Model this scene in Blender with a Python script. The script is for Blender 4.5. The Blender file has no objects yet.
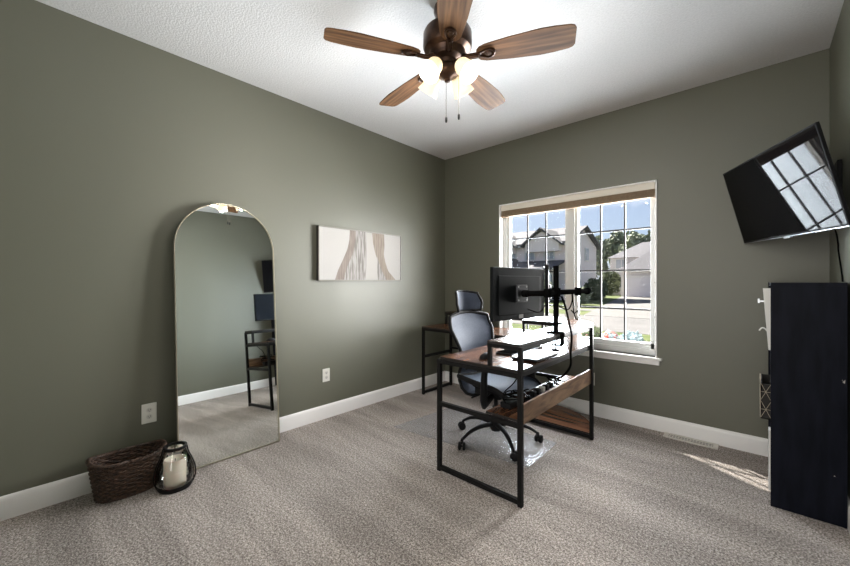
import bpy, math, random
from mathutils import Vector, Matrix
random.seed(7)
PI = math.pi
R = math.radians
S = bpy.context.scene
COL = S.collection

# ------------------------------------------------------------------ camera, sky, sun, lights, exposure
cam_d = bpy.data.cameras.new('camera')
cam = bpy.data.objects.new('camera', cam_d); COL.objects.link(cam)
cam_d.sensor_width = 36.0
cam_d.lens = 36.0 * 365.0 / 850.0
cam_d.shift_y = 1.0 / 850.0 * -1
cam_d.clip_start = 0.02; cam_d.clip_end = 400
cam.location = (2.877, -3.521, 1.225)
YAW = math.atan2(333, 365)
cam.rotation_euler = (PI / 2, 0, YAW)
S.camera = cam

S.view_settings.view_transform = 'Standard'
S.view_settings.look = 'None'
S.view_settings.gamma = 1.0
S.view_settings.use_curve_mapping = False
S.view_settings.exposure = 0.0
S.cycles.use_denoising = True
S.cycles.max_bounces = 10
S.cycles.diffuse_bounces = 6
S.cycles.glossy_bounces = 5
S.cycles.transparent_max_bounces = 24
S.cycles.sample_clamp_indirect = 6.0

WIN_W, HALL_W, FAN_LAMP, SUN_W, WORLD_K = 380, 60, 6.5, 38.0, 1.1
SUN_EL = R(43.2)
SUN_DIR = Vector((0.8725 * math.cos(SUN_EL), -0.4886 * math.cos(SUN_EL), -math.sin(SUN_EL)))
world = bpy.data.worlds.new('sky'); S.world = world; world.use_nodes = True
wn = world.node_tree; wn.nodes.clear()
wo = wn.nodes.new('ShaderNodeOutputWorld'); wb = wn.nodes.new('ShaderNodeBackground')
sk = wn.nodes.new('ShaderNodeTexSky'); sk.sky_type = 'NISHITA'; sk.sun_disc = False
sk.sun_elevation = SUN_EL; sk.sun_rotation = math.atan2(-SUN_DIR.x, -SUN_DIR.y)
sk.air_density = 0.8; sk.dust_density = 1.6; sk.ozone_density = 1.0
mixw = wn.nodes.new('ShaderNodeMix'); mixw.data_type = 'RGBA'
mixw.inputs[0].default_value = 0.5
mixw.inputs[7].default_value = (4.4, 5.3, 7.2, 1)
wn.links.new(sk.outputs[0], mixw.inputs[6])
wn.links.new(mixw.outputs[2], wb.inputs[0])
wb.inputs[1].default_value = 0.125 * WORLD_K
wn.links.new(wb.outputs[0], wo.inputs[0])

def light(name, kind, loc, energy, color, rot=None, size=None, size_y=None, parent=None, direction=None, radius=None, spread=None):
    d = bpy.data.lights.new(name, kind); d.energy = energy; d.color = color
    o = bpy.data.objects.new(name, d); COL.objects.link(o); o.location = loc
    if rot: o.rotation_euler = rot
    if direction is not None: o.rotation_euler = Vector(direction).to_track_quat('-Z', 'Y').to_euler()
    if kind == 'AREA':
        d.shape = 'RECTANGLE'; d.size = size; d.size_y = size_y
        if spread: d.spread = spread
    if radius is not None: d.shadow_soft_size = radius
    if parent: o.parent = parent
    return o

sun = light('sun', 'SUN', (-10, 6, 9), SUN_W, (1.0, 0.95, 0.86), direction=SUN_DIR)
sun.data.angle = R(0.6)
# daylight coming in through the window opening
light('window_daylight', 'AREA', (1.52, 0.42, 1.36), WIN_W, (0.97, 0.97, 1.0), direction=(0, -1, 0.17), size=1.75, size_y=1.7)
light('window_daylight_from_right', 'AREA', (2.25, 0.75, 1.40), WIN_W * 0.75, (1.0, 0.96, 0.90), direction=(-1.3, -1, 0.12), size=1.2, size_y=1.6)
light('window_daylight_from_left', 'AREA', (0.85, 0.75, 1.40), WIN_W * 0.85, (0.74, 0.88, 1.0), direction=(1.3, -1, 0.12), size=1.2, size_y=1.6)
# fill lamp added behind the camera, in a made-up hall beyond the opening
light('hallway_fill', 'AREA', (2.2, -4.9, 1.5), HALL_W, (1.0, 0.97, 0.93), direction=(-0.08, 1, 0.05), size=1.8, size_y=1.8)

# ------------------------------------------------------------------ helpers
def mat(name, color, rough=0.6, metal=0.0, spec=0.5, **kw):
    m = bpy.data.materials.new(name); m.use_nodes = True
    b = m.node_tree.nodes['Principled BSDF']
    b.inputs['Base Color'].default_value = (*color, 1)
    b.inputs['Roughness'].default_value = rough
    b.inputs['Metallic'].default_value = metal
    b.inputs['Specular IOR Level'].default_value = spec
    for k, v in kw.items(): b.inputs[k].default_value = v
    return m

def nodes(m): return m.node_tree.nodes, m.node_tree.links, m.node_tree.nodes['Principled BSDF']

def noise_mat(name, c1, c2, scale=20, stretch=(1, 1, 1), rough=0.6, bump=0.0, detail=4, lo=0.35, hi=0.65, spec=0.5, metal=0.0, bscale=None, coord='Object', dist=0.0):
    m = mat(name, c1, rough, metal, spec); N, L, b = nodes(m)
    tc = N.new('ShaderNodeTexCoord'); mp = N.new('ShaderNodeMapping'); mp.inputs['Scale'].default_value = stretch
    nz = N.new('ShaderNodeTexNoise'); nz.inputs['Scale'].default_value = scale; nz.inputs['Detail'].default_value = detail
    nz.inputs['Distortion'].default_value = dist
    cr = N.new('ShaderNodeValToRGB'); cr.color_ramp.elements[0].position = lo; cr.color_ramp.elements[1].position = hi
    cr.color_ramp.elements[0].color = (*c1, 1); cr.color_ramp.elements[1].color = (*c2, 1)
    L.new(tc.outputs[coord], mp.inputs[0]); L.new(mp.outputs[0], nz.inputs[0]); L.new(nz.outputs[0], cr.inputs[0]); L.new(cr.outputs[0], b.inputs['Base Color'])
    if bump:
        bp = N.new('ShaderNodeBump'); bp.inputs['Strength'].default_value = bump; bp.inputs['Distance'].default_value = 0.01
        src = nz
        if bscale:
            src = N.new('ShaderNodeTexNoise'); src.inputs['Scale'].default_value = bscale; L.new(mp.outputs[0], src.inputs[0])
        L.new(src.outputs[0], bp.inputs['Height']); L.new(bp.outputs[0], b.inputs['Normal'])
    return m

class MB:
    def __init__(s): s.v = []; s.f = []
    def add(s, vs, fs, M=None):
        o = len(s.v)
        for p in vs:
            p = Vector(p)
            if M is not None: p = M @ p
            s.v.append(tuple(p))
        s.f += [tuple(i + o for i in f) for f in fs]
        return s
    def box(s, x0, x1, y0, y1, z0, z1, M=None):
        vs = [(x, y, z) for z in (z0, z1) for x, y in ((x0, y0), (x1, y0), (x1, y1), (x0, y1))]
        return s.add(vs, [(3, 2, 1, 0), (4, 5, 6, 7), (0, 1, 5, 4), (1, 2, 6, 5), (2, 3, 7, 6), (3, 0, 4, 7)], M)
    def prism(s, poly, z0, z1, M=None):
        n = len(poly)
        vs = [(x, y, z0) for x, y in poly] + [(x, y, z1) for x, y in poly]
        fs = [tuple(range(n - 1, -1, -1)), tuple(range(n, 2 * n))] + [(i, (i + 1) % n, n + (i + 1) % n, n + i) for i in range(n)]
        return s.add(vs, fs, M)
    def lathe(s, prof, n=24, M=None, cap=True):
        vs = []; fs = []
        for r, z in prof:
            for k in range(n):
                a = 2 * PI * k / n; vs.append((r * math.cos(a), r * math.sin(a), z))
        for i in range(len(prof) - 1):
            for k in range(n):
                k2 = (k + 1) % n
                fs.append((i * n + k, i * n + k2, (i + 1) * n + k2, (i + 1) * n + k))
        if cap:
            if prof[0][0] > 1e-5: fs.append(tuple(range(n - 1, -1, -1)))
            if prof[-1][0] > 1e-5: fs.append(tuple((len(prof) - 1) * n + k for k in range(n)))
        return s.add(vs, fs, M)
    def tube(s, pts, r, n=8, closed=False, M=None, flat=None):
        pts = [Vector(p) for p in pts]; m = len(pts)
        rs = r if isinstance(r, (list, tuple)) else [r] * m
        vs = []; fs = []
        up = None
        for i, p in enumerate(pts):
            a = pts[i - 1] if (i > 0 or closed) else p
            b = pts[(i + 1) % m] if (i < m - 1 or closed) else p
            t = (b - a).normalized()
            if up is None:
                up = Vector((0, 0, 1)) if abs(t.z) < 0.9 else Vector((1, 0, 0))
            u = (up - t * up.dot(t))
            if u.length < 1e-4: u = t.orthogonal()
            u.normalize(); w = t.cross(u); up = u
            for k in range(n):
                an = 2 * PI * k / n
                fu = flat if flat else 1.0
                vs.append(p + u * math.cos(an) * rs[i] * fu + w * math.sin(an) * rs[i])
        rng = m if closed else m - 1
        for i in range(rng):
            j = (i + 1) % m
            for k in range(n):
                k2 = (k + 1) % n
                fs.append((i * n + k, i * n + k2, j * n + k2, j * n + k))
        if not closed:
            fs.append(tuple(range(n - 1, -1, -1))); fs.append(tuple((m - 1) * n + k for k in range(n)))
        return s.add(vs, fs, M)
    def grid(s, fn, nu, nv, thick=None):
        vs = []; fs = []
        for i in range(nu + 1):
            for j in range(nv + 1): vs.append(fn(i / nu, j / nv))
        W = nv + 1
        for i in range(nu):
            for j in range(nv): fs.append((i * W + j, (i + 1) * W + j, (i + 1) * W + j + 1, i * W + j + 1))
        return s.add(vs, fs)
    def build(s, name, material, parent=None, smooth=None, bevel=0.0, solid=0.0, seg=2, edge=None):
        me = bpy.data.meshes.new(name); me.from_pydata(s.v, [], s.f); me.validate(); me.update()
        me.materials.append(material)
        if edge is not None:
            me.materials.append(edge)
            for p in me.polygons:
                if abs(p.normal.z) < 0.5: p.material_index = 1
        o = bpy.data.objects.new(name, me); COL.objects.link(o)
        if smooth is not None:
            me.shade_smooth(); me.set_sharp_from_angle(angle=R(smooth))
        if solid:
            md = o.modifiers.new('solid', 'SOLIDIFY'); md.thickness = solid; md.offset = 0
        if bevel:
            md = o.modifiers.new('bevel', 'BEVEL'); md.width = bevel; md.segments = seg; md.limit_method = 'ANGLE'; md.angle_limit = R(40)
        if parent is not None:
            o.parent = parent
            loc = o.parent.matrix_basis.inverted()
            p = parent
            W = world_mat(p)
            o.matrix_parent_inverse = W.inverted()
        return o

def world_mat(o):
    if o.parent is None: return o.matrix_basis.copy()
    return world_mat(o.parent) @ o.matrix_parent_inverse @ o.matrix_basis

def tag(o, label, cat, group=None, kind=None):
    o['label'] = label; o['category'] = cat
    if group: o['group'] = group
    if kind: o['kind'] = kind
    return o
def empty(name, loc, rz=0.0):
    o = bpy.data.objects.new(name, None); COL.objects.link(o); o.location = loc; o.rotation_euler = (0, 0, rz)
    o.empty_display_size = 0.1
    return o
def thing(name, label, cat, loc, rz=0.0, group=None): return tag(empty(name, loc, rz), label, cat, group)
def struct(o): o['kind'] = 'structure'; return o
def T(x, y, z): return Matrix.Translation((x, y, z))
def RX(a): return Matrix.Rotation(a, 4, 'X')
def RY(a): return Matrix.Rotation(a, 4, 'Y')
def RZ(a): return Matrix.Rotation(a, 4, 'Z')
def bez(p0, p1, p2, p3, n=14):
    out = []
    for i in range(n + 1):
        t = i / n; out.append(tuple(((1 - t) ** 3) * a + 3 * ((1 - t) ** 2) * t * b + 3 * (1 - t) * t * t * c + t ** 3 * d for a, b, c, d in zip(p0, p1, p2, p3)))
    return out
def spline(pts, n=8):
    P = [Vector(p) for p in pts]; P = [P[0] * 2 - P[1]] + P + [P[-1] * 2 - P[-2]]; out = []
    for i in range(1, len(P) - 2):
        for k in range(n):
            t = k / n; a, b, c, d = P[i - 1], P[i], P[i + 1], P[i + 2]
            out.append(0.5 * ((2 * b) + (c - a) * t + (2 * a - 5 * b + 4 * c - d) * t * t + (-a + 3 * b - 3 * c + d) * t ** 3))
    out.append(P[-2]); return out

# ------------------------------------------------------------------ materials
def wall_material():
    m = mat('sage_wall_paint', (0.112, 0.113, 0.078), 0.52, spec=1.0); N, L, b = nodes(m)
    tc = N.new('ShaderNodeTexCoord'); nz = N.new('ShaderNodeTexNoise'); nz.inputs['Scale'].default_value = 160; nz.inputs['Detail'].default_value = 2
    bp = N.new('ShaderNodeBump'); bp.inputs['Strength'].default_value = 0.06; bp.inputs['Distance'].default_value = 0.003
    L.new(tc.outputs['Object'], nz.inputs[0]); L.new(nz.outputs[0], bp.inputs['Height']); L.new(bp.outputs[0], b.inputs['Normal'])
    return m
M_wall = wall_material()
M_ceil = noise_mat('ceiling_texture', (0.64, 0.64, 0.645), (0.69, 0.69, 0.695), 90, rough=0.9, bump=0.35, detail=3, spec=0.2)
M_trim = mat('white_trim_paint', (0.90, 0.885, 0.875), 0.35)
M_vinyl = mat('white_window_vinyl', (0.70, 0.71, 0.70), 0.4)
M_grille = mat('window_grille', (0.09, 0.09, 0.095), 0.6, spec=0.2)

def carpet_material():
    m = mat('beige_carpet', (0.3, 0.27, 0.24), 0.95, spec=0.1); N, L, b = nodes(m)
    tc = N.new('ShaderNodeTexCoord')
    n1 = N.new('ShaderNodeTexNoise'); n1.inputs['Scale'].default_value = 72; n1.inputs['Detail'].default_value = 5; n1.inputs['Roughness'].default_value = 0.75
    cr = N.new('ShaderNodeValToRGB'); e = cr.color_ramp.elements
    e[0].position = 0.38; e[0].color = (0.105, 0.089, 0.079, 1); e[1].position = 0.62; e[1].color = (0.68, 0.62, 0.585, 1)
    e2 = e.new(0.5); e2.color = (0.33, 0.29, 0.265, 1)
    n3 = N.new('ShaderNodeTexNoise'); n3.inputs['Scale'].default_value = 150; n3.inputs['Detail'].default_value = 2
    av = N.new('ShaderNodeMix'); av.data_type = 'FLOAT'; av.inputs[0].default_value = 0.5
    L.new(tc.outputs['Object'], n1.inputs[0]); L.new(tc.outputs['Object'], n3.inputs[0]); L.new(n1.outputs[0], av.inputs[2]); L.new(n3.outputs[0], av.inputs[3]); L.new(av.outputs[0], cr.inputs[0])
    # pile brushed in long vacuum strokes
    mp = N.new('ShaderNodeMapping'); mp.inputs['Rotation'].default_value = (0, 0, R(-32)); mp.inputs['Scale'].default_value = (0.55, 3.4, 1)
    n2 = N.new('ShaderNodeTexNoise'); n2.inputs['Scale'].default_value = 1.5; n2.inputs['Detail'].default_value = 3; n2.inputs['Distortion'].default_value = 0.6
    r2 = N.new('ShaderNodeMapRange'); r2.inputs[1].default_value = 0.38; r2.inputs[2].default_value = 0.62; r2.inputs[3].default_value = 0.84; r2.inputs[4].default_value = 1.16
    L.new(tc.outputs['Object'], mp.inputs[0]); L.new(mp.outputs[0], n2.inputs[0]); L.new(n2.outputs[0], r2.inputs[0])
    mx = N.new('ShaderNodeVectorMath'); mx.operation = 'SCALE'
    L.new(cr.outputs[0], mx.inputs[0]); L.new(r2.outputs[0], mx.inputs['Scale']); L.new(mx.outputs[0], b.inputs['Base Color'])
    bp = N.new('ShaderNodeBump'); bp.inputs['Strength'].default_value = 0.6; bp.inputs['Distance'].default_value = 0.010
    L.new(av.outputs[0], bp.inputs['Height']); L.new(bp.outputs[0], b.inputs['Normal'])
    return m
M_carpet = carpet_material()
M_black = mat('black_powder_coat', (0.008, 0.0075, 0.0075), 0.5, spec=0.14)
M_blkplastic = mat('black_plastic', (0.010, 0.010, 0.011), 0.6, spec=0.12)
M_cable = mat('black_cable', (0.006, 0.006, 0.006), 0.95, spec=0.0)
M_bronze = noise_mat('aged_bronze', (0.030, 0.016, 0.011), (0.075, 0.038, 0.022), 25, rough=0.35, metal=0.75)
def rustic(name, axis):
    st = {'x': (0.12, 1, 1), 'y': (1, 0.12, 1)}[axis]
    m = noise_mat(name, (0.020, 0.009, 0.006), (0.21, 0.092, 0.045), 9, st, rough=0.26, detail=8, lo=0.33, hi=0.68, dist=1.2, spec=0.28)
    return m
M_edge = mat('dark_edge_band', (0.022, 0.018, 0.016), 0.5, spec=0.3)
M_wood_y = rustic('rustic_brown_board_long', 'y')
M_wood_x = rustic('rustic_brown_board_wide', 'x')
M_fascia = noise_mat('worn_oak_panel', (0.070, 0.032, 0.016), (0.36, 0.22, 0.13), 11, (1, 0.35, 1.6), rough=0.45, detail=8, lo=0.3, hi=0.7, dist=1.0)
def blade_mat():
    m = noise_mat('walnut_fan_blade', (0.034, 0.015, 0.007), (0.20, 0.105, 0.050), 13, (0.16, 2.6, 1), rough=0.6, spec=0.12, detail=8, lo=0.30, hi=0.72, dist=0.5)
    return m
M_blade = blade_mat()
M_bladeedge = mat('dark_blade_edge', (0.03, 0.014, 0.008), 0.5)
M_mirror = mat('mirror_silver', (0.90, 0.93, 0.91), 0.0, metal=1.0)
M_goldframe = mat('champagne_metal', (0.55, 0.50, 0.40), 0.3, metal=0.9)
M_plate = mat('white_plastic_plate', (0.72, 0.71, 0.66), 0.35)
M_socket = mat('socket_plastic', (0.60, 0.59, 0.55), 0.5)  # plain plastic of sockets and screws, slightly darker than the plate
M_slot = mat('socket_slot', (0.03, 0.03, 0.03), 0.6)

def glass_mat(name, tint=(1, 1, 1), fac=0.08, rough=0.0):
    m = bpy.data.materials.new(name); m.use_nodes = True; N = m.node_tree.nodes; L = m.node_tree.links; N.clear()
    o = N.new('ShaderNodeOutputMaterial'); tr = N.new('ShaderNodeBsdfTransparent'); tr.inputs[0].default_value = (*tint, 1)
    gl = N.new('ShaderNodeBsdfGlossy'); gl.inputs['Roughness'].default_value = rough
    lw = N.new('ShaderNodeFresnel'); lw.inputs[0].default_value = 1.45
    mt = N.new('ShaderNodeMath'); mt.operation = 'MULTIPLY'; mt.inputs[1].default_value = fac / 0.04
    mt.use_clamp = True
    mx = N.new('ShaderNodeMixShader')
    L.new(lw.outputs[0], mt.inputs[0]); L.new(mt.outputs[0], mx.inputs[0]); L.new(tr.outputs[0], mx.inputs[1]); L.new(gl.outputs[0], mx.inputs[2]); L.new(mx.outputs[0], o.inputs[0])
    return m
M_pane = glass_mat('window_glass', (0.97, 0.98, 0.98), 0.03)
M_jar = glass_mat('clear_jar_glass', (0.98, 0.99, 0.99), 0.10, 0.03)

# ------------------------------------------------------------------ room shell
W_, D_, H_ = 3.22, 3.85, 2.743
WX0, WX1, WZ0, WZ1 = 0.775, 2.262, 0.60, 2.07
HALL = (1.25, 3.12)     # opening added in the rear wall to let the fill lamp in
f = MB().box(-0.12, W_ + 0.12, -5.2, 0.0, -0.12, 0.0).build('floor', M_carpet); struct(f)
c = MB().box(-0.12, W_ + 0.12, -5.2, 0.16, H_, H_ + 0.12).build('ceiling', M_ceil); struct(c)
o = MB().box(-0.12, 0, -5.2, 0.16, 0, H_).build('wall_left', M_wall); struct(o)
o = MB().box(W_, W_ + 0.12, -5.2, 0.16, 0, H_).build('wall_right', M_wall); struct(o)
o = (MB().box(0, WX0, 0, 0.16, 0, H_).box(WX1, W_, 0, 0.16, 0, H_).box(WX0, WX1, 0, 0.16, 0, WZ0).box(WX0, WX1, 0, 0.16, WZ1, H_)).build('wall_back', M_wall); struct(o)
o = (MB().box(0, HALL[0], -D_ - 0.12, -D_, 0, H_).box(HALL[1], W_, -D_ - 0.12, -D_, 0, H_).box(HALL[0], HALL[1], -D_ - 0.12, -D_, 2.2, H_)).build('wall_front', M_wall); struct(o)
o = MB().box(0, W_, -5.2, -5.12, 0, H_).build('wall_hallway', M_wall); struct(o)

BP = [(0, 0), (0.014, 0), (0.014, 0.098), (0.011, 0.110), (0.006, 0.118), (0, 0.122)]
def baseboard(name, M, length):
    n = len(BP)
    vs = [(a, 0, z) for a, z in BP] + [(a, length, z) for a, z in BP]
    fs = [tuple(range(n)), tuple(range(2 * n - 1, n - 1, -1))] + [(i, n + i, n + (i + 1) % n, (i + 1) % n) for i in range(n)]
    return struct(MB().add(vs, fs, M).build(name, M_trim, smooth=30))
baseboard('baseboard_left', T(0, -D_, 0), D_)
baseboard('baseboard_back', T(0.014, 0, 0) @ RZ(-PI / 2), W_ - 0.028)
baseboard('baseboard_right', T(W_, 0, 0) @ RZ(PI), D_)

# window
win = struct(empty('window_1', ((WX0 + WX1) / 2, 0.06, WZ0)))
t = 0.012
MB().box(WX0, WX0 + t, -0.012, 0.075, WZ0, WZ1).box(WX1 - t, WX1, -0.012, 0.075, WZ0, WZ1).box(WX0, WX1, -0.012, 0.075, WZ1 - t, WZ1).build('jamb', M_trim, win, bevel=0.002)
MB().box(WX0 + t, WX0 + 0.055, 0.06, 0.135, WZ0, WZ1 - t).box(WX1 - 0.032, WX1 - t, 0.06, 0.135, WZ0, WZ1 - t).box(WX0 + t, WX1 - t, 0.06, 0.135, WZ0, WZ0 + 0.055).box(WX0 + t, WX1 - t, 0.06, 0.135, WZ1 - 0.06, WZ1 - t).box(1.50, 1.565, 0.055, 0.135, WZ0 + 0.055, WZ1 - 0.06).build('window_frame', M_vinyl, win, bevel=0.003)
for i, (a, b) in enumerate(((WX0 + 0.055, 1.50), (1.565, WX1 - 0.032))):
    s_ = 0.030; z0, z1 = WZ0 + 0.055, WZ1 - 0.06
    sash = MB().box(a, a + s_, 0.075, 0.115, z0, z1).box(b - s_, b, 0.075, 0.115, z0, z1).box(a, b, 0.075, 0.115, z0, z0 + 0.045).box(a, b, 0.075, 0.115, z1 - s_, z1).build('sash', M_vinyl, win, bevel=0.002)
    g = MB(); a2, b2 = a + s_, b - s_
    for k in (1, 2):
        xx = a2 + (b2 - a2) * k / 3; g.box(xx - 0.007, xx + 0.007, 0.088, 0.100, z0 + 0.045, z1 - s_)
    for zz in (0.985, 1.33, 1.692): g.box(a2, b2, 0.087, 0.101, zz - 0.007, zz + 0.007)
    g.build('grille', M_grille, sash)
    MB().box(a2, b2, 0.104, 0.107, z0 + 0.045, z1 - s_).build('pane', M_pane, sash)
MB().box(WX0 - 0.035, WX1 + 0.035, -0.032, 0.065, WZ0 - 0.022, WZ0).box(WX0 - 0.018, WX1 + 0.018, -0.018, 0.0, WZ0 - 0.062, WZ0 - 0.022).build('sill', M_trim, win, bevel=0.004)
MB().tube([(WX1 - 0.02, 0.05, 1.22), (WX1 - 0.02, 0.035, 1.22)], 0.006).tube([(WX1 - 0.02, 0.05, 0.93), (WX1 - 0.02, 0.035, 0.93)], 0.006).build('latch', M_grille, win)

# raised cellular shade under the window head
M_shade = noise_mat('tan_shade_fabric', (0.30, 0.22, 0.15), (0.38, 0.29, 0.20), 60, rough=0.8)
M_rail = mat('beige_shade_rail', (0.78, 0.72, 0.62), 0.5)
sh = thing('window_shade', 'beige pleated window shade raised to the top of the window', 'window shade', ((WX0 + WX1) / 2, 0.03, 1.94))
MB().box(WX0 + 0.018, WX1 - 0.018, 0.0, 0.052, WZ1 - 0.070, WZ1 - 0.013).build('headrail', M_rail, sh, bevel=0.003)
p = MB(); n = 6; zt = WZ1 - 0.070; hh = 0.052
for k in range(n):
    za = zt - hh * k / n; zb = zt - hh * (k + 1) / n; zm = (za + zb) / 2
    vs = []
    for x in (WX0 + 0.02, WX1 - 0.02): vs += [(x, 0.010, za), (x, 0.003, zm), (x, 0.010, zb), (x, 0.042, zb), (x, 0.049, zm), (x, 0.042, za)]
    p.add(vs, [tuple(range(6)), tuple(range(11, 5, -1))] + [(i, 6 + i, 6 + (i + 1) % 6, (i + 1) % 6) for i in range(6)])
p.build('pleated_fabric', M_shade, sh)
MB().box(WX0 + 0.02, WX1 - 0.02, 0.005, 0.047, zt - hh - 0.016, zt - hh).build('bottom_rail', M_shade, sh, bevel=0.003)

# floor register
M_reg = mat('white_register_metal', (0.66, 0.63, 0.58), 0.4)
rg = thing('floor_register', 'white metal floor vent set in the carpet under the back wall', 'vent', (2.49, -0.068, 0.0))
MB().box(2.320, 2.350, -0.122, -0.018, 0.001, 0.010).box(2.63, 2.66, -0.122, -0.018, 0.001, 0.010).box(2.35, 2.63, -0.122, -0.098, 0.001, 0.010).box(2.35, 2.63, -0.042, -0.018, 0.001, 0.010).build('rim', M_reg, rg, bevel=0.002)
MB().box(2.35, 2.63, -0.098, -0.042, 0.001, 0.003).build('duct_shade', M_slot, rg)  # dark plate painted in for the shade inside the duct
g = MB()
for k in range(15):
    x = 2.359 + k * 0.0187; g.box(x, x + 0.0035, -0.098, -0.042, 0.003, 0.0085)
g.box(2.35, 2.63, -0.072, -0.068, 0.003, 0.0088)
g.build('louvers', M_reg, rg)

# wall outlets
def outlet(label, M, sc=1.0, plug=False, grp=None):
    loc = M.translation
    o = thing('wall_outlet', label, 'outlet', tuple(loc))
    w, hgt = 0.038 * sc, 0.060 * sc
    MB().box(-w, w, -0.006, 0.0, -hgt, hgt, M).build('cover_plate', M_plate, o, bevel=0.003)
    for sz in (1, -1):
        zc = sz * 0.021
        poly = [(0.016 * math.cos(a), 0.0145 * math.sin(a)) for a in [2 * PI * k / 20 for k in range(20)]]
        s = MB().prism(poly, 0.0, 0.0015, M @ T(0, -0.006, zc) @ RX(PI / 2)).build('socket', M_socket, o)
        MB().box(-0.007, -0.0048, -0.0085, -0.0074, zc - 0.002, zc + 0.006, M).box(0.0048, 0.007, -0.0085, -0.0074, zc - 0.002, zc + 0.006, M).box(-0.002, 0.002, -0.0085, -0.0074, zc - 0.009, zc - 0.005, M).build('slots', M_slot, s)
    MB().lathe([(0.003, 0), (0.003, 0.001), (0.0, 0.0012)], 10, M @ T(0, -0.006, 0) @ RX(PI / 2)).build('screw', M_socket, o)
    return o
outlet('white wall outlet above the wicker basket left of the mirror', T(0, -2.986, 0.387) @ RZ(PI / 2), 1.04)
outlet('white wall outlet low between the mirror and the picture', T(0, -1.692, 0.387) @ RZ(PI / 2), 0.98)
o = outlet('white wall outlet low behind the right desk leg under the window', T(1.735, 0, 0.335), 0.98)

# ------------------------------------------------------------------ ceiling fan
FX, FY = 1.609, -1.947
fan = thing('ceiling_fan', 'five-blade wooden ceiling fan with bronze motor and four lit glass shades', 'ceiling fan', (FX, FY, 2.46))
MB().lathe([(0.072, H_), (0.076, H_ - 0.03), (0.060, H_ - 0.065), (0.05, H_ - 0.10), (0.045, H_ - 0.14)], 32, T(FX, FY, 0)).build('canopy', M_bronze, fan, smooth=40)
MB().lathe([(0.045, 2.625), (0.09, 2.62), (0.125, 2.607), (0.134, 2.59), (0.135, 2.52), (0.128, 2.505), (0.10, 2.49), (0.09, 2.47), (0.0, 2.465)], 40, T(FX, FY, 0)).build('motor_housing', M_bronze, fan, smooth=35)
PH = R(24.87)
def blade_poly():
    pts = []
    r0, r1, w0, w1 = 0.160, 0.660, 0.050, 0.082
    up = [(r0 + 0.004, w0 * 0.55), (r0 + 0.02, w0 * 0.9), (r0 + 0.05, w0 + 0.006), (r0 + 0.18, 0.072), (r0 + 0.33, w1 + 0.001), (r1 - 0.10, w1 - 0.002), (r1 - 0.03, w1 - 0.010), (r1 - 0.010, w1 - 0.018), (r1 - 0.001, w1 - 0.034)]
    up = [(r0, 0.0)] + up
    return [(x, -y) for x, y in up] + [(x + 0, y) for x, y in reversed(up[1:])]
bp_ = blade_poly()
first = None
def copy_tree(o, parent=None):
    c = o.copy(); COL.objects.link(c)
    if parent is not None: c.parent = parent
    for ch in list(o.children): copy_tree(ch, c)
    return c
for k in range(5):
    a = PH + k * R(72)
    M = T(FX, FY, 2.452) @ RZ(a) @ RX(R(-11))
    b = MB().prism(bp_, 0.0, 0.007).build('blade', M_blade, None, bevel=0.0015)
    b.matrix_basis = M; b.parent = fan; b.matrix_parent_inverse = world_mat(fan).inverted()
    ir = MB()
    ring = [(0.222 + 0.036 * math.cos(t_) * (1.0 if math.cos(t_) > 0 else 1.25), 0.027 * math.sin(t_) * (1 - 0.35 * (math.cos(t_) < 0) * abs(math.cos(t_))), -0.004) for t_ in [2 * PI * q / 28 for q in range(28)]]
    ir.tube(ring, 0.0055, 6, closed=True)
    ir.box(0.085, 0.182, -0.017, 0.017, -0.010, -0.001)
    ir.tube([(0.06, 0, 0.022), (0.09, 0, 0.006), (0.12, 0, -0.006), (0.175, 0, -0.006)], [0.016, 0.015, 0.013, 0.011], 8)
    ir.lathe([(0.007, -0.008), (0.006, -0.004), (0.0, -0.003)], 10, T(0.215, 0, 0)).lathe([(0.018, -0.004), (0.014, -0.008), (0, -0.009)], 14, T(0.226, 0, 0))
    io = ir.build('blade_bracket', M_bronze, None, smooth=40)
    io.parent = b
# light kit
MB().lathe([(0.09, 2.47), (0.085, 2.455), (0.055, 2.44), (0.05, 2.42), (0.062, 2.405), (0.066, 2.385), (0.055, 2.365), (0.03, 2.352), (0.016, 2.345), (0.016, 2.332), (0.0, 2.326)], 32, T(FX, FY, 0)).build('light_fitter', M_bronze, fan, smooth=40)
def shade_mat():
    m = bpy.data.materials.new('lit_frosted_glass'); m.use_nodes = True; N = m.node_tree.nodes; L = m.node_tree.links
    b = N['Principled BSDF']; b.inputs['Base Color'].default_value = (0.9, 0.84, 0.72, 1); b.inputs['Roughness'].default_value = 0.35
    b.inputs['Emission Color'].default_value = (1.0, 0.82, 0.56, 1); b.inputs['Emission Strength'].default_value = 0.55
    b.inputs['Transmission Weight'].default_value = 0.0
    t_ = N.new('ShaderNodeBsdfTranslucent'); t_.inputs[0].default_value = (0.95, 0.86, 0.70, 1)
    mx = N.new('ShaderNodeMixShader'); mx.inputs[0].default_value = 0.15
    L.new(b.outputs[0], mx.inputs[1]); L.new(t_.outputs[0], mx.inputs[2]); L.new(mx.outputs[0], N['Material Output'].inputs[0])
    return m
M_lampglass = shade_mat()
M_bulb = mat('lit_bulb', (1, 0.95, 0.85), 0.4); M_bulb.node_tree.nodes['Principled BSDF'].inputs['Emission Color'].default_value = (1, 0.86, 0.66, 1); M_bulb.node_tree.nodes['Principled BSDF'].inputs['Emission Strength'].default_value = 3.0
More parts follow.
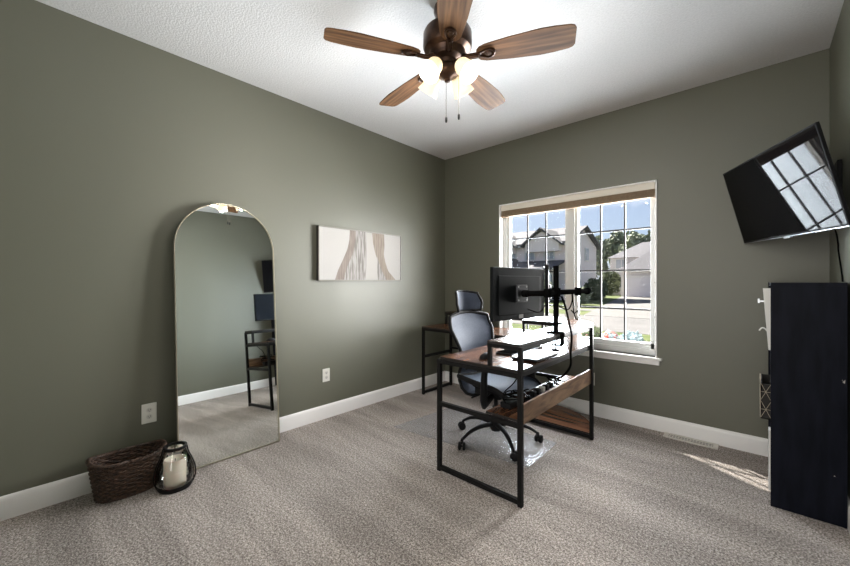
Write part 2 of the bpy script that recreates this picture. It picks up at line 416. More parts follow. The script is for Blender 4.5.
for k in range(4):
    a = R(-96 + 5) + k * PI / 2
    M = T(FX, FY, 2.405) @ RZ(a) @ T(0.078, 0, 0) @ RY(R(180 - 42))
    MB().tube([tuple((T(FX, FY, 2.408) @ RZ(a)) @ Vector(q)) for q in ((0.05, 0, 0), (0.075, 0, 0.006), (0.092, 0, -0.004))], 0.010, 8).lathe([(0.022, -0.008), (0.026, 0.0), (0.024, 0.02)], 16, M).build('lamp_arm', M_bronze, fan, smooth=40)
    prof = [(0.024, 0.012), (0.034, 0.018), (0.041, 0.034), (0.044, 0.06), (0.049, 0.085), (0.060, 0.112)]
    lamp = MB().lathe(prof, 28, M, cap=False).build('lamp_shade', M_lampglass, fan, smooth=60, solid=0.003)
    lamp['label'] = 'lit frosted glass bell shade'
    MB().lathe([(0.010, 0.015), (0.011, 0.03), (0.020, 0.055), (0.024, 0.070), (0.019, 0.086), (0.0, 0.093)], 16, M).build('bulb', M_bulb, lamp, smooth=60)
    L_ = light('fan_bulb_light', 'POINT', tuple((M @ Vector((0, 0, 0.118)))), FAN_LAMP, (1.0, 0.93, 0.83), radius=0.025, parent=None)
    L_.parent = lamp; L_.matrix_parent_inverse = world_mat(lamp).inverted()
M_chain = mat('pull_chain_metal', (0.16, 0.14, 0.12), 0.4, metal=0.8)
for (dx, dy, z1) in ((-0.004, -0.006, 2.105), (0.052, 0.035, 2.118)):
    ch = MB(); zz = 2.345
    ch.tube([(FX + dx, FY + dy, 2.36), (FX + dx, FY + dy, z1 + 0.03)], 0.0014, 5)
    while zz > z1 + 0.03:
        ch.lathe([(0.0, -0.0022), (0.0022, 0), (0.0, 0.0022)], 6, T(FX + dx, FY + dy, zz)); zz -= 0.006
    c_ = ch.build('pull_chain', M_chain, fan)
    MB().lathe([(0.002, 0.032), (0.006, 0.026), (0.0065, 0.008), (0.004, 0.0), (0, -0.001)], 12, T(FX + dx, FY + dy, z1)).build('pull_knob', M_blkplastic, c_, smooth=40)

# ------------------------------------------------------------------ arched floor mirror
def arch(w, hgt, n=28, cy=0.0):
    r = w / 2
    pts = [(-r, 0.0), (r, 0.0)]
    for k in range(n + 1):
        a = PI * k / n; pts.append((r * math.cos(a), hgt - r + r * math.sin(a)))
    return pts
mir = thing('arched_mirror', 'tall arched floor mirror with a thin pale metal frame leaning on the left wall', 'mirror', (0.13, -2.52, 0.0))
HM, WM = 1.785, 0.665
lean = math.asin((0.145 - 0.018) / HM)
# local x across, y up the glass, z out of the glass
MM = T(0.150, -2.535, 0.004) @ RY(-lean) @ RZ(PI / 2 + R(0.3)) @ RX(PI / 2)
fr = MB(); outer = arch(WM, HM, 40)
pts3 = [(x, y, 0.008) for x, y in outer]
o_in = arch(WM - 0.010, HM - 0.005, 40); n = len(outer)
vs = [(x, y, 0.0) for x, y in outer] + [(x, y, 0.022) for x, y in outer] + [(x, y + 0.005 * (y < 0.01), 0.022) for x, y in o_in] + [(x, y + 0.005 * (y < 0.01), 0.0) for x, y in o_in]
fs = []
for ring in range(4):
    for i in range(n):
        j = (i + 1) % n; r2 = (ring + 1) % 4
        fs.append((ring * n + i, ring * n + j, r2 * n + j, r2 * n + i))
MB().add(vs, fs, MM).build('frame', M_goldframe, mir)
gl = arch(WM - 0.009, HM - 0.005, 40); gl = [(x, max(y, 0.005)) for x, y in gl]
MB().prism(gl, 0.010, 0.014, MM).build('glass', M_mirror, mir)
MB().prism(gl, 0.002, 0.009, MM).build('backing_board', M_blkplastic, mir)

# ------------------------------------------------------------------ picture
def picture_material():
    m = mat('abstract_canvas', (0.7, 0.68, 0.65), 0.8, spec=0.2); N, L, b = nodes(m)
    return m
M_canvas = noise_mat('off_white_canvas', (0.43, 0.415, 0.40), (0.47, 0.455, 0.44), 120, rough=0.85, detail=2)
pic = thing('framed_picture', 'wide abstract picture of grey-beige arched bands on the left wall', 'picture', (0.0, -1.277, 1.48))
PY0, PY1, PZ0, PZ1 = -1.790, -0.790, 1.238, 1.722
MB().box(0.002, 0.034, PY0 + 0.008, PY1 - 0.008, PZ0 + 0.008, PZ1 - 0.008).build('canvas', M_canvas, pic)
M_frameside = mat('dark_bronze_frame', (0.035, 0.030, 0.026), 0.45)
M_frameface = mat('pewter_frame_face', (0.26, 0.24, 0.21), 0.4)
MB().box(0.002, 0.038, PY0, PY0 + 0.007, PZ0, PZ1).box(0.002, 0.038, PY1 - 0.007, PY1, PZ0, PZ1).box(0.002, 0.038, PY0, PY1, PZ0, PZ0 + 0.007).box(0.002, 0.038, PY0, PY1, PZ1 - 0.007, PZ1).build('frame', M_frameside, pic)
MB().box(0.038, 0.040, PY0, PY0 + 0.007, PZ0, PZ1).box(0.038, 0.040, PY1 - 0.007, PY1, PZ0, PZ1).box(0.038, 0.040, PY0, PY1, PZ0, PZ0 + 0.007).box(0.038, 0.040, PY0, PY1, PZ1 - 0.007, PZ1).build('frame_face', M_frameface, pic)
def band(name, left, right, material, x=0.0346):
    n = 16; vs = []; m_ = MB()
    def ev(cur, t_):
        for i in range(len(cur) - 1):
            if cur[i][1] <= t_ <= cur[i + 1][1]:
                q = (t_ - cur[i][1]) / (cur[i + 1][1] - cur[i][1]); q2 = q
                return cur[i][0] + (cur[i + 1][0] - cur[i][0]) * q2
        return cur[-1][0]
    y0, y1, z0, z1 = PY0 + 0.0085, PY1 - 0.0085, PZ0 + 0.0085, PZ1 - 0.0085
    for k in range(n + 1):
        t_ = k / n
        for cur in (left, right):
            vs.append((x, y0 + (y1 - y0) * ev(cur, t_), z1 - (z1 - z0) * t_))
    m_.add(vs, [(2 * k, 2 * k + 1, 2 * k + 3, 2 * k + 2) for k in range(n)])
    return m_.build(name, material, pic)
def streaky(name, c1, c2): return noise_mat(name, c1, c2, 60, (1, 1.2, 0.10), rough=0.85, detail=4, lo=0.42, hi=0.58)
M_b1 = streaky('taupe_band', (0.20, 0.165, 0.145), (0.26, 0.22, 0.195)); M_b2 = streaky('streaked_band', (0.19, 0.175, 0.16), (0.37, 0.355, 0.34))
M_b3 = streaky('tan_band', (0.24, 0.20, 0.165), (0.31, 0.265, 0.225)); M_b4 = streaky('grey_band', (0.38, 0.37, 0.36), (0.50, 0.48, 0.46)); M_b5 = mat('cream_band', (0.44, 0.42, 0.40), 0.85, spec=0.2)
L1 = [(0.33, 0), (0.325, 0.2), (0.30, 0.4), (0.24, 0.65), (0.20, 0.8), (0.165, 1)]; R1 = [(0.40, 0), (0.395, 0.2), (0.37, 0.45), (0.31, 0.7), (0.28, 0.85), (0.265, 1)]
R2 = [(0.525, 0), (0.53, 0.3), (0.535, 0.5), (0.53, 0.75), (0.515, 1)]
L3 = [(0.605, 0), (0.615, 0.2), (0.64, 0.4), (0.67, 0.55), (0.68, 0.6), (0.73, 0.8), (0.79, 1)]; R3 = [(0.765, 0), (0.77, 0.25), (0.76, 0.45), (0.78, 0.6), (0.82, 0.8), (0.93, 1)]
L4 = [(0.66, 0.0), (0.66, 0.45), (0.67, 0.6), (0.67, 0.8), (0.68, 1)]; R4 = [(0.66, 0), (0.66, 0.45), (0.70, 0.65), (0.74, 0.82), (0.80, 1)]
band('painted_band', L1, R1, M_b1); band('painted_band', R1, R2, M_b2, 0.0345); band('painted_band', R2, L3, M_b5, 0.0345); band('painted_band', L3, R3, M_b3, 0.0347); band('painted_band', L4, R4, M_b2, 0.0349)

# ------------------------------------------------------------------ wicker basket
M_wick = noise_mat('dark_wicker', (0.014, 0.008, 0.006), (0.095, 0.052, 0.033), 45, (1, 1, 2.5), rough=0.5, detail=3, bump=0.4)
bas = thing('wicker_basket', 'dark brown oval wicker basket on the carpet against the left wall', 'basket', (0.150, -3.115, 0))
def oval(t_, a, b, e=2.6):
    c_, s_ = math.cos(t_), math.sin(t_)
    return (abs(c_) ** (2 / e)) * (1 if c_ > 0 else -1) * a, (abs(s_) ** (2 / e)) * (1 if s_ > 0 else -1) * b
BH = 0.205; BX, BY = 0.150, -3.112
def bwall(t_, z, off=0.0):
    q = z / BH; a = 0.085 + 0.026 * q + off; b = 0.142 + 0.032 * q + off
    x, y = oval(t_, a, b)
    end = (abs(math.sin(t_)) ** 3) * 0.02 * q       # ends rise slightly
    return (BX + x, BY + y, 0.004 + z + end)
wv = MB(); NS = 40; rows = 17; seg = 120
for r_ in range(rows):
    z = 0.008 + (BH - 0.02) * r_ / (rows - 1)
    pts = [bwall(2 * PI * i / seg, z + 0.0015 * math.sin(i * 1.7 + r_), 0.0042 * math.cos(NS / 2 * 2 * PI * i / seg + r_ * PI)) for i in range(seg)]
    wv.tube(pts, 0.0064, 5, closed=True)
wv.build('woven_wall', M_wick, bas, smooth=70)
st = MB()
for i in range(NS):
    t_ = 2 * PI * (i + 0.5) / NS
    st.tube([bwall(t_, BH * q / 6) for q in range(7)], 0.0042, 5)
st.build('stakes', M_wick, bas, smooth=70)
rim = MB()
for ph in (0, PI * 2 / 3, PI * 4 / 3):
    pts = []
    for i in range(160):
        t_ = 2 * PI * i / 160; q = 26 * t_ + ph
        x, y, z = bwall(t_, BH, 0.006 * math.cos(q)); pts.append((x, y, z + 0.006 * math.sin(q)))
    rim.tube(pts, 0.0062, 5, closed=True)
rim.build('braided_rim', M_wick, bas, smooth=70)
MB().prism([(BX + oval(2 * PI * i / 40, 0.083, 0.140)[0], BY + oval(2 * PI * i / 40, 0.083, 0.140)[1]) for i in range(40)], 0.002, 0.010).build('base', M_wick, bas)

# ------------------------------------------------------------------ lantern with a candle
LX, LY = 0.300, -2.915
lan = thing('glass_lantern', 'round clear glass lantern with black metal bands in front of the mirror', 'lantern', (LX, LY, 0))
prof = [(0.060, 0.012), (0.082, 0.020), (0.096, 0.045), (0.099, 0.075), (0.094, 0.120), (0.078, 0.165), (0.060, 0.205), (0.052, 0.238)]
MB().lathe(prof, 40, T(LX, LY, 0), cap=False).build('glass_globe', M_jar, lan, smooth=60)
MB().lathe([(0.086, 0.010), (0.090, 0.012), (0.090, 0.026), (0.086, 0.028), (0.076, 0.012), (0.0, 0.010), (0.0, 0.002), (0.084, 0.002), (0.086, 0.010)], 40, T(LX, LY, 0), cap=False).build('metal_base', M_black, lan, smooth=40)
MB().lathe([(0.050, 0.232), (0.061, 0.232), (0.061, 0.248), (0.050, 0.248), (0.050, 0.232)], 40, T(LX, LY, 0), cap=False).build('metal_collar', M_black, lan, smooth=40)
for a in (R(-98), R(68), R(168)):
    pts = [((r_ + 0.004) * math.cos(a), (r_ + 0.004) * math.sin(a), z) for r_, z in [(0.084, 0.014), (0.090, 0.03), (0.099, 0.055), (0.100, 0.08), (0.094, 0.122), (0.078, 0.168), (0.062, 0.207), (0.056, 0.240)]]
    MB().tube(spline(pts, 3), 0.0042, 6, M=T(LX, LY, 0)).build('metal_band', M_black, lan, smooth=60)
M_wax = mat('ivory_wax', (0.74, 0.66, 0.54), 0.5, **{'Subsurface Weight': 0.15})
cd = thing('pillar_candle', 'thick ivory pillar candle inside the glass lantern', 'candle', (LX, LY, 0.012))
MB().lathe([(0.0, 0.012), (0.056, 0.012), (0.057, 0.015), (0.057, 0.168), (0.054, 0.172), (0.044, 0.166), (0.03, 0.159), (0.0, 0.156)], 36, T(LX, LY, 0)).build('wax_body', M_wax, cd, smooth=40)
MB().tube([(LX, LY, 0.154), (LX + 0.001, LY, 0.165), (LX + 0.003, LY, 0.170)], 0.0014, 5).build('wick', M_cable, cd)

# ------------------------------------------------------------------ chair mat
M_mat = mat('clear_vinyl_mat', (0.5, 0.5, 0.52), 0.26, spec=1.0)
N, L, b = nodes(M_mat); 
_n = N.new('ShaderNodeTexNoise'); _n.inputs['Scale'].default_value = 5; _n.inputs['Detail'].default_value = 3; _b = N.new('ShaderNodeBump'); _b.inputs['Strength'].default_value = 0.05; _b.inputs['Distance'].default_value = 0.03
_tc = N.new('ShaderNodeTexCoord'); L.new(_tc.outputs['Object'], _n.inputs[0]); L.new(_n.outputs[0], _b.inputs['Height']); L.new(_b.outputs[0], b.inputs['Normal'])
_t = N.new('ShaderNodeBsdfTransparent'); _t.inputs[0].default_value = (0.98, 0.98, 0.98, 1); _m = N.new('ShaderNodeMixShader'); _m.inputs[0].default_value = 0.24
L.new(_t.outputs[0], _m.inputs[1]); L.new(b.outputs[0], _m.inputs[2]); L.new(_m.outputs[0], N['Material Output'].inputs[0])
cm = MB().prism([(0.60, -1.42), (1.76, -1.29), (1.75, -0.80), (0.66, -0.74)], 0.001, 0.004).build('chair_mat', M_mat, bevel=0.001)
tag(cm, 'clear plastic chair mat lying on the carpet under the office chair', 'floor mat')

# ------------------------------------------------------------------ corner desk
desk = thing('corner_desk', 'large L-shaped corner desk with rustic wood tops on black metal legs', 'desk', (1.63, -1.1, 0))
AX0, AX1, AY0, AY1 = 1.345, 1.92, -1.70, -0.55
DZ = 0.74; tb = 0.026
def leg(x, y, z0, z1): MB().box(x - tb / 2, x + tb / 2, y - tb / 2, y + tb / 2, z0, z1).build('leg', M_black, desk, bevel=0.0015)
MB().box(AX0 + 0.002, AX1 - 0.004, AY0 + 0.004, AY1, DZ - 0.016, DZ).build('tabletop', M_wood_y, desk, edge=M_edge)
BX0, BX1, BY0, BY1 = 0.165, AX0, -0.60, -0.10
MB().box(BX0, BX1, BY0, BY1, DZ - 0.016, DZ).build('tabletop', M_wood_x, desk, edge=M_edge)
def quarter(cx_, cy_, a, b, n=16): return [(cx_, cy_)] + [(cx_ + a * math.cos(PI / 2 * k / n), cy_ + b * math.sin(PI / 2 * k / n)) for k in range(n + 1)]
def swept_poly(x0, y0, x1, xe, y1):
    # straight front and back edges, outer side sweeping back towards the wall
    c = bez((x1, y0), (x1 - 0.02, y0 + 0.22), (xe + 0.20, y1), (xe, y1), 14)
    return [(x0, y0)] + [tuple(p) for p in c] + [(x0, y1)]
def corner_poly(x0, y0, x1, y1, r):
    pts = [(x0, y0), (x1, y0)]
    for k in range(11):
        a = PI / 2 * k / 10; pts.append((x1 - r + r * math.cos(a), y1 - r + r * math.sin(a)))
    pts.append((x0, y1)); return pts
MB().prism(swept_poly(AX0, AY1, AX1 - 0.004, 1.46, -0.06), DZ - 0.016, DZ).build('tabletop', M_wood_x, desk, edge=M_edge)
MB().prism(swept_poly(AX0, AY1, AX1 + 0.005, 1.46, -0.08), 0.030, 0.046).build('corner_foot_shelf', M_wood_x, desk, edge=M_edge)
# end frames (legs run from the floor; the outer ones carry the raised shelf)
RZt = 0.885
for (x, y, top) in ((AX0, AY0, DZ - 0.016), (AX1, AY0, RZt - 0.016), (AX0, AY1, DZ - 0.016), (AX1, AY1, RZt - 0.016), (0.18, BY0 + 0.01, DZ - 0.016), (0.18, BY1 - 0.01, DZ - 0.016)):
    leg(x, y, 0.0, top)
for y in (AY0, AY1):
    MB().box(AX0 + tb / 2, AX1 - tb / 2, y - tb / 2, y + tb / 2, 0.010, 0.010 + tb).build('floor_rail', M_black, desk, bevel=0.0015)
    MB().box(AX0 + tb / 2, AX1 - tb / 2, y - tb / 2, y + tb / 2, DZ - 0.016 - tb, DZ - 0.016).build('top_rail', M_black, desk, bevel=0.0015)
    MB().box(AX0 + tb / 2, AX1 - tb / 2, y - tb / 2, y + tb / 2, 0.424, 0.424 + tb).build('middle_rail', M_black, desk, bevel=0.0015)
MB().box(AX1 - tb, AX1 - 0.004, AY0 + tb / 2, AY1 - tb / 2, DZ - 0.016 - tb, DZ - 0.016).build('side_rail', M_black, desk)
MB().box(AX0 + 0.0, AX0 + 0.022, AY0 + tb / 2, AY1 - tb / 2, DZ - 0.016 - tb, DZ - 0.016).build('side_rail', M_black, desk)
for z in (0.010, DZ - 0.016 - tb, 0.40):
    MB().box(0.18 - tb / 2, 0.18 + tb / 2, BY0 + 0.02, BY1 - 0.02, z, z + tb).build('end_rail', M_black, desk, bevel=0.0015)
MB().box(0.19, AX0, BY0 + 0.002, BY0 + 0.022, DZ - 0.016 - tb, DZ - 0.016).build('side_rail', M_black, desk)
MB().box(0.19, AX0, BY1 - 0.022, BY1 - 0.002, DZ - 0.016 - tb, DZ - 0.016).build('side_rail', M_black, desk)
MB().box(0.19, AX0, BY1 - 0.03, BY1 - 0.01, 0.44, 0.46).build('side_rail', M_black, desk)
# low cable shelf with its face board
MB().box(1.69, AX1 - 0.012, AY0 + 0.014, AY1 + 0.02, 0.450, 0.464).build('low_shelf', M_wood_y, desk, edge=M_edge)
MB().box(AX1 - 0.012, AX1 + 0.002, AY0 + 0.016, AY1 - 0.016, 0.438, 0.548).build('face_board', M_fascia, desk, bevel=0.001)
# raised shelves
def raised(poly, legs_, name='monitor_shelf', mt=M_wood_y, rails=()):
    s = MB().prism(poly, RZt - 0.014, RZt).build(name, mt, desk, edge=M_edge)
    for (x, y) in legs_:
        MB().box(x - 0.011, x + 0.011, y - 0.011, y + 0.011, DZ, RZt - 0.014).build('shelf_post', M_black, s)
    for rr in rails: MB().box(*rr, RZt - 0.014 - 0.022, RZt - 0.014).build('shelf_rail', M_black, s)
SX0 = 1.715
raised([(SX0, AY0 - 0.01), (AX1, AY0 - 0.01), (AX1, AY1), (SX0, AY1)], [(SX0 + 0.012, AY0)], rails=((SX0, AX1 - 0.01, AY0 - 0.012, AY0 + 0.012), (AX1 - 0.02, AX1, AY0 + 0.013, AY1 - 0.013), (SX0, SX0 + 0.02, AY0 + 0.013, AY1)))
raised(swept_poly(1.30, AY1 + 0.06, AX1 - 0.012, 1.46, -0.07), [(1.312, AY1 + 0.075), (1.312, -0.085)], rails=((1.30, AX1 - 0.02, AY1 + 0.06, AY1 + 0.08),), mt=M_wood_x)
raised([(SX0, AY1), (AX1, AY1), (AX1, AY1 + 0.06), (SX0, AY1 + 0.06)], [])
raised([(0.22, -0.27), (1.298, -0.27), (1.298, -0.105), (0.22, -0.105)], [(0.232, -0.258), (0.232, -0.117)], rails=((0.22, 1.30, -0.27, -0.25),), mt=M_wood_x)

# ------------------------------------------------------------------ monitors
M_bezel = mat('satin_black_monitor', (0.007, 0.008, 0.009), 0.42, spec=0.06)
M_screen = mat('dark_screen', (0.010, 0.012, 0.016), 0.12, spec=0.5)
M_label = mat('grey_label', (0.30, 0.30, 0.30), 0.5)
M_vesa = mat('dark_steel_plate', (0.05, 0.05, 0.055), 0.35, metal=0.7)
def monitor(label, pa, pb, zc, cat='monitor'):
    # pa, pb: the two ends of its width; the back faces to the right of pa->pb
    pa = Vector((*pa, 0)); pb = Vector((*pb, 0)); c_ = (pa + pb) / 2; d = (pb - pa); w = d.length; a = math.atan2(d.y, d.x)
    M = T(c_.x, c_.y, zc) @ RZ(a)          # local x along width, local -y = back
    o = thing('computer_monitor', label, cat, (c_.x, c_.y, zc), a)
    hh = 0.325 / 2
    MB().box(-w / 2, w / 2, -0.012, 0.010, -hh, hh, M).build('housing', M_bezel, o, bevel=0.004)
    vs = [(-w / 2 + 0.05, -0.012, -hh + 0.03), (w / 2 - 0.05, -0.012, -hh + 0.03), (w / 2 - 0.05, -0.012, hh - 0.05), (-w / 2 + 0.05, -0.012, hh - 0.05)]
    v2 = [(x * 0.97, -0.0145, z * 0.96) for x, y, z in vs]
    MB().add(vs + v2, [(0, 1, 5, 4), (1, 2, 6, 5), (2, 3, 7, 6), (3, 0, 4, 7), (4, 5, 6, 7)], M).build('back_cover', M_bezel, o, bevel=0.004)
    MB().box(-w / 2 + 0.006, w / 2 - 0.006, 0.0101, 0.0112, -hh + 0.016, hh - 0.006, M).build('screen', M_screen, o)
    v = MB().box(-0.055, 0.055, -0.028, -0.0147, -0.055, 0.055, M).build('mount_plate', M_vesa, o, bevel=0.003)
    for sx in (-1, 1):
        for sz in (-1, 1): MB().lathe([(0.006, 0), (0.006, 0.002), (0, 0.003)], 10, M @ T(sx * 0.05 * 0.85, -0.028, sz * 0.05 * 0.85) @ RX(PI / 2)).build('screw', M_label, v)
    MB().box(-0.015, 0.030, -0.0130, -0.0122, -0.157, -0.133, M).build('rating_label', M_label, o)
    return o, M
# the back of each monitor faces +X, towards the camera
mon1, M1 = monitor('black monitor seen from behind, nearer of the two on the desk arm', (1.712, -1.665), (1.785, -1.125), 1.152)
mon2, M2 = monitor('black monitor turned edge-on, behind the nearer one on the desk arm', (1.800, -1.095), (1.585, -0.600), 1.152)

# ------------------------------------------------------------------ monitor arm
M_stand = mat('matt_black_stand', (0.005, 0.005, 0.005), 0.95, spec=0.0)
arm = thing('monitor_stand', 'black dual-arm monitor stand clamped to the raised desk shelf', 'monitor stand', (1.885, -1.14, RZt))
PX, PYm = 1.885, -1.14
MB().tube([(PX, PYm, RZt + 0.004), (PX, PYm, 1.325)], 0.0175, 16).build('pole', M_stand, arm, smooth=40)
MB().lathe([(0.019, 1.322), (0.019, 1.332), (0.0, 1.334)], 16, T(PX, PYm, 0)).build('pole_cap', M_stand, arm, smooth=40)
MB().box(PX - 0.05, PX + 0.040, PYm - 0.045, PYm + 0.045, RZt + 0.0005, RZt + 0.008).build('base_plate', M_stand, arm, bevel=0.002)
MB().box(AX1 + 0.003, AX1 + 0.010, PYm - 0.03, PYm + 0.03, RZt - 0.075, RZt + 0.004).box(PX - 0.03, AX1 + 0.008, PYm - 0.018, PYm + 0.018, RZt - 0.082, RZt - 0.075).build('clamp_bracket', M_stand, arm, bevel=0.001)
MB().tube([(PX - 0.005, PYm, RZt - 0.105), (PX - 0.005, PYm, RZt - 0.040)], 0.005, 8).lathe([(0.024, RZt - 0.118), (0.024, RZt - 0.108), (0.0, RZt - 0.106)], 16, T(PX - 0.005, PYm, 0)).lathe([(0.016, RZt - 0.046), (0.016, RZt - 0.040)], 16, T(PX - 0.005, PYm, 0)).build('clamp_screw', M_stand, arm, smooth=40)
ZA = 1.156
MB().lathe([(0.028, ZA - 0.03), (0.028, ZA + 0.03)], 20, T(PX, PYm, 0)).lathe([(0.024, ZA - 0.045), (0.024, ZA - 0.034)], 20, T(PX, PYm, 0)).build('collar', M_stand, arm, smooth=40)
c1 = M1 @ Vector((0, -0.031, 0)); c2 = M2 @ Vector((0, -0.031, 0))
e1 = Vector((1.925, -1.36, ZA)); 
MB().tube([(PX, PYm, ZA), (1.90, -1.25, ZA), tuple(e1)], 0.015, 10, flat=1.3).build('lower_arm', M_stand, arm, smooth=50)
MB().tube([tuple(e1), tuple((e1 + c1) / 2), tuple(c1 + Vector((0.03, 0, 0)))], 0.014, 10, flat=1.2).build('upper_arm', M_stand, arm, smooth=50)
for q in (e1,): MB().lathe([(0.021, ZA - 0.026), (0.023, ZA - 0.02), (0.023, ZA + 0.02), (0.021, ZA + 0.026)], 18, T(q.x, q.y, 0)).build('joint', M_stand, arm, smooth=40)
MB().tube([tuple(c1 + Vector((0.035, 0, 0))), tuple(c1)], 0.022, 12).build('tilt_head', M_stand, arm, smooth=40)
e2 = Vector((1.905, -0.80, ZA)); e3 = Vector((1.91, -0.63, ZA))
MB().tube([(PX, PYm, ZA), (1.90, -0.95, ZA), tuple(e2)], 0.015, 10, flat=1.2).build('lower_arm', M_stand, arm, smooth=50)
MB().tube([tuple(e2), tuple(e3)], [0.017, 0.019], 10).tube([tuple(e3), tuple(e3 + Vector((0, 0.02, 0)))], 0.027, 12).build('joint', M_stand, arm, smooth=50)
MB().lathe([(0.021, ZA - 0.03), (0.023, ZA - 0.02), (0.023, ZA + 0.02), (0.021, ZA + 0.03)], 18, T(e2.x, e2.y, 0)).build('joint', M_stand, arm, smooth=40)
MB().tube([tuple(e2), tuple((e2 + c2) / 2), tuple(c2 + Vector((0.02, 0.01, 0)))], 0.013, 10).build('upper_arm', M_stand, arm, smooth=50)
MB().tube([tuple(c2 + Vector((0.028, 0.012, 0))), tuple(c2)], 0.022, 12).build('tilt_head', M_stand, arm, smooth=40)
# small camera on the far monitor
wc = thing('webcam', 'small black webcam clipped on top of the edge-on monitor', 'webcam', (1.775, -1.04, 1.315))
Mw = T(1.775, -1.04, 1.3165) @ RZ(math.atan2(0.495, -0.215))
MB().box(-0.03, 0.03, -0.016, 0.014, 0.004, 0.030, Mw).build('camera_body', M_blkplastic, wc, bevel=0.005)
MB().box(-0.016, 0.016, -0.022, 0.014, -0.0005, 0.004, Mw).box(-0.014, 0.014, -0.026, -0.022, -0.03, 0.004, Mw).build('clip', M_blkplastic, wc)
MB().lathe([(0.008, 0), (0.008, 0.003), (0, 0.004)], 14, Mw @ T(0, 0.014, 0.017) @ RX(-PI / 2)).build('lens', M_screen, wc)

# cables
def cable(name, label, pts, r=0.0035, parent=None, material=None, n=8, cat='cable', group=None):
    o = MB().tube(spline(pts, n), r, 6).build(name, material or M_cable, parent, smooth=60)
    if parent is None: tag(o, label, cat, group)
    return o
cable('power_cable', 'thick black cable drooping from the monitor arm down to the cable shelf', [(1.905, -1.10, 1.13), (1.925, -1.085, 1.06), (1.945, -1.07, 0.95), (1.965, -1.08, 0.86), (1.962, -1.09, 0.76), (1.945, -1.05, 0.66), (1.87, -0.98, 0.57), (1.80, -0.95, 0.525)], 0.0075)
cable('looped_cable', 'thin black cable hanging in a loop from the right end of the monitor arm', [(1.915, -0.93, 1.145), (1.925, -0.945, 1.08), (1.925, -0.925, 1.00), (1.925, -0.87, 0.955), (1.925, -0.83, 0.985), (1.925, -0.86, 1.02), (1.925, -0.92, 1.005), (1.925, -0.98, 1.03)], 0.0042)
cable('monitor_cable', 'thin black cable curving from the pole up to the arm joint', [(1.90, -1.12, 1.06), (1.93, -1.05, 1.04), (1.93, -0.98, 1.09), (1.915, -0.94, 1.14)], 0.004)
cable('monitor_cable', 'thin black cable sagging between the nearer monitor and the pole', [tuple(M1 @ Vector((0.04, -0.04, -0.10))), tuple(M1 @ Vector((0.12, -0.075, -0.12))), tuple(M1 @ Vector((0.2, -0.085, -0.06))), (1.905, -1.13, 1.10)], 0.003)
cable('monitor_cable', 'short black cable arching from the webcam to the pole top', [(1.795, -1.05, 1.325), (1.83, -1.08, 1.30), (1.87, -1.12, 1.29), (1.865, -1.13, 1.25)], 0.0022)

# keyboard, mouse, laptop on the desk
kb = thing('keyboard', 'slim black keyboard lying on the desk top in front of the raised shelf', 'keyboard', (1.645, -1.20, DZ))
Mk = T(1.640, -1.17, DZ + 0.0005) @ RZ(R(-1))
MB().box(-0.065, 0.065, -0.215, 0.215, 0, 0.014, Mk).build('case', M_blkplastic, kb, bevel=0.003)
kk = MB()
for r_ in range(5):
    for q in range(17): kk.box(-0.056 + r_ * 0.0225, -0.056 + r_ * 0.0225 + 0.019, -0.208 + q * 0.0245, -0.208 + q * 0.0245 + 0.021, 0.0145, 0.019, Mk)
kk.build('keys', M_cable, kb)
ms = thing('computer_mouse', 'black computer mouse on the near end of the wooden desk top', 'computer mouse', (1.60, -1.545, DZ))
vs = []
def mouse_fn(u, v):
    th = u * PI; ph_ = v * 2 * PI
    x = 0.034 * math.sin(th) * math.cos(ph_); y = 0.058 * math.sin(th) * math.sin(ph_); z = max(0.0, 0.036 * math.cos(th)) 
    return (1.60 + x, -1.545 + y, DZ + 0.001 + z)
MB().grid(mouse_fn, 16, 24).build('body', M_blkplastic, ms, smooth=60)
MB().tube([(1.60, -1.517, DZ + 0.031), (1.60, -1.503, DZ + 0.029)], 0.005, 10).build('scroll_wheel', M_cable, ms)
M_alu = mat('silver_aluminium', (0.42, 0.43, 0.45), 0.3, metal=0.8)
lp = thing('laptop', 'closed silver laptop lying under the raised desk shelf', 'laptop', (1.80, -1.24, DZ))
Ml = T(1.815, -1.30, DZ + 0.0006)
MB().box(-0.085, 0.085, -0.16, 0.16, 0.002, 0.012, Ml).build('base', M_blkplastic, lp, bevel=0.003)
MB().box(-0.085, 0.085, -0.16, 0.16, 0.0125, 0.019, Ml).build('lid', M_alu, lp, bevel=0.003)

# things on the cable shelf
ZS = 0.464
ps = thing('power_strip', 'black power strip with plugs lying on the low cable shelf', 'power strip', (1.83, -1.25, ZS))
Mp = T(1.815, -1.20, ZS + 0.0005)
MB().box(-0.026, 0.026, -0.19, 0.19, 0, 0.032, Mp).build('body', M_blkplastic, ps, bevel=0.004)
for k in range(5):
    MB().box(-0.018, 0.018, -0.155 + k * 0.065, -0.118 + k * 0.065, 0.0325, 0.066, Mp).build('plug', [M_blkplastic, M_plate][k == 2], ps, bevel=0.004)
ad = thing('power_adapter', 'black power adapter brick at the near end of the cable shelf', 'power adapter', (1.76, -1.50, ZS))
MB().box(1.72, 1.79, -1.58, -1.43, ZS + 0.0005, ZS + 0.036).build('brick', M_blkplastic, ad, bevel=0.006)
cable('adapter_lead', None, [(1.755, -1.43, ZS + 0.02), (1.75, -1.39, ZS + 0.01), (1.76, -1.36, ZS + 0.006)], 0.003, parent=ad)
random.seed(3)
def tangle(cx_, cy_, rx, ry, label, n=14, z=ZS, hgt=0.05):
    pts = []
    for k in range(n):
        a = k * 2.2 + random.uniform(-0.4, 0.4); q = random.uniform(0.5, 1)
        pts.append((cx_ + rx * q * math.cos(a), cy_ + ry * q * math.sin(a), z + 0.005 + random.uniform(0, hgt)))
    return cable('cable_bundle', label, pts, 0.0034, n=7)
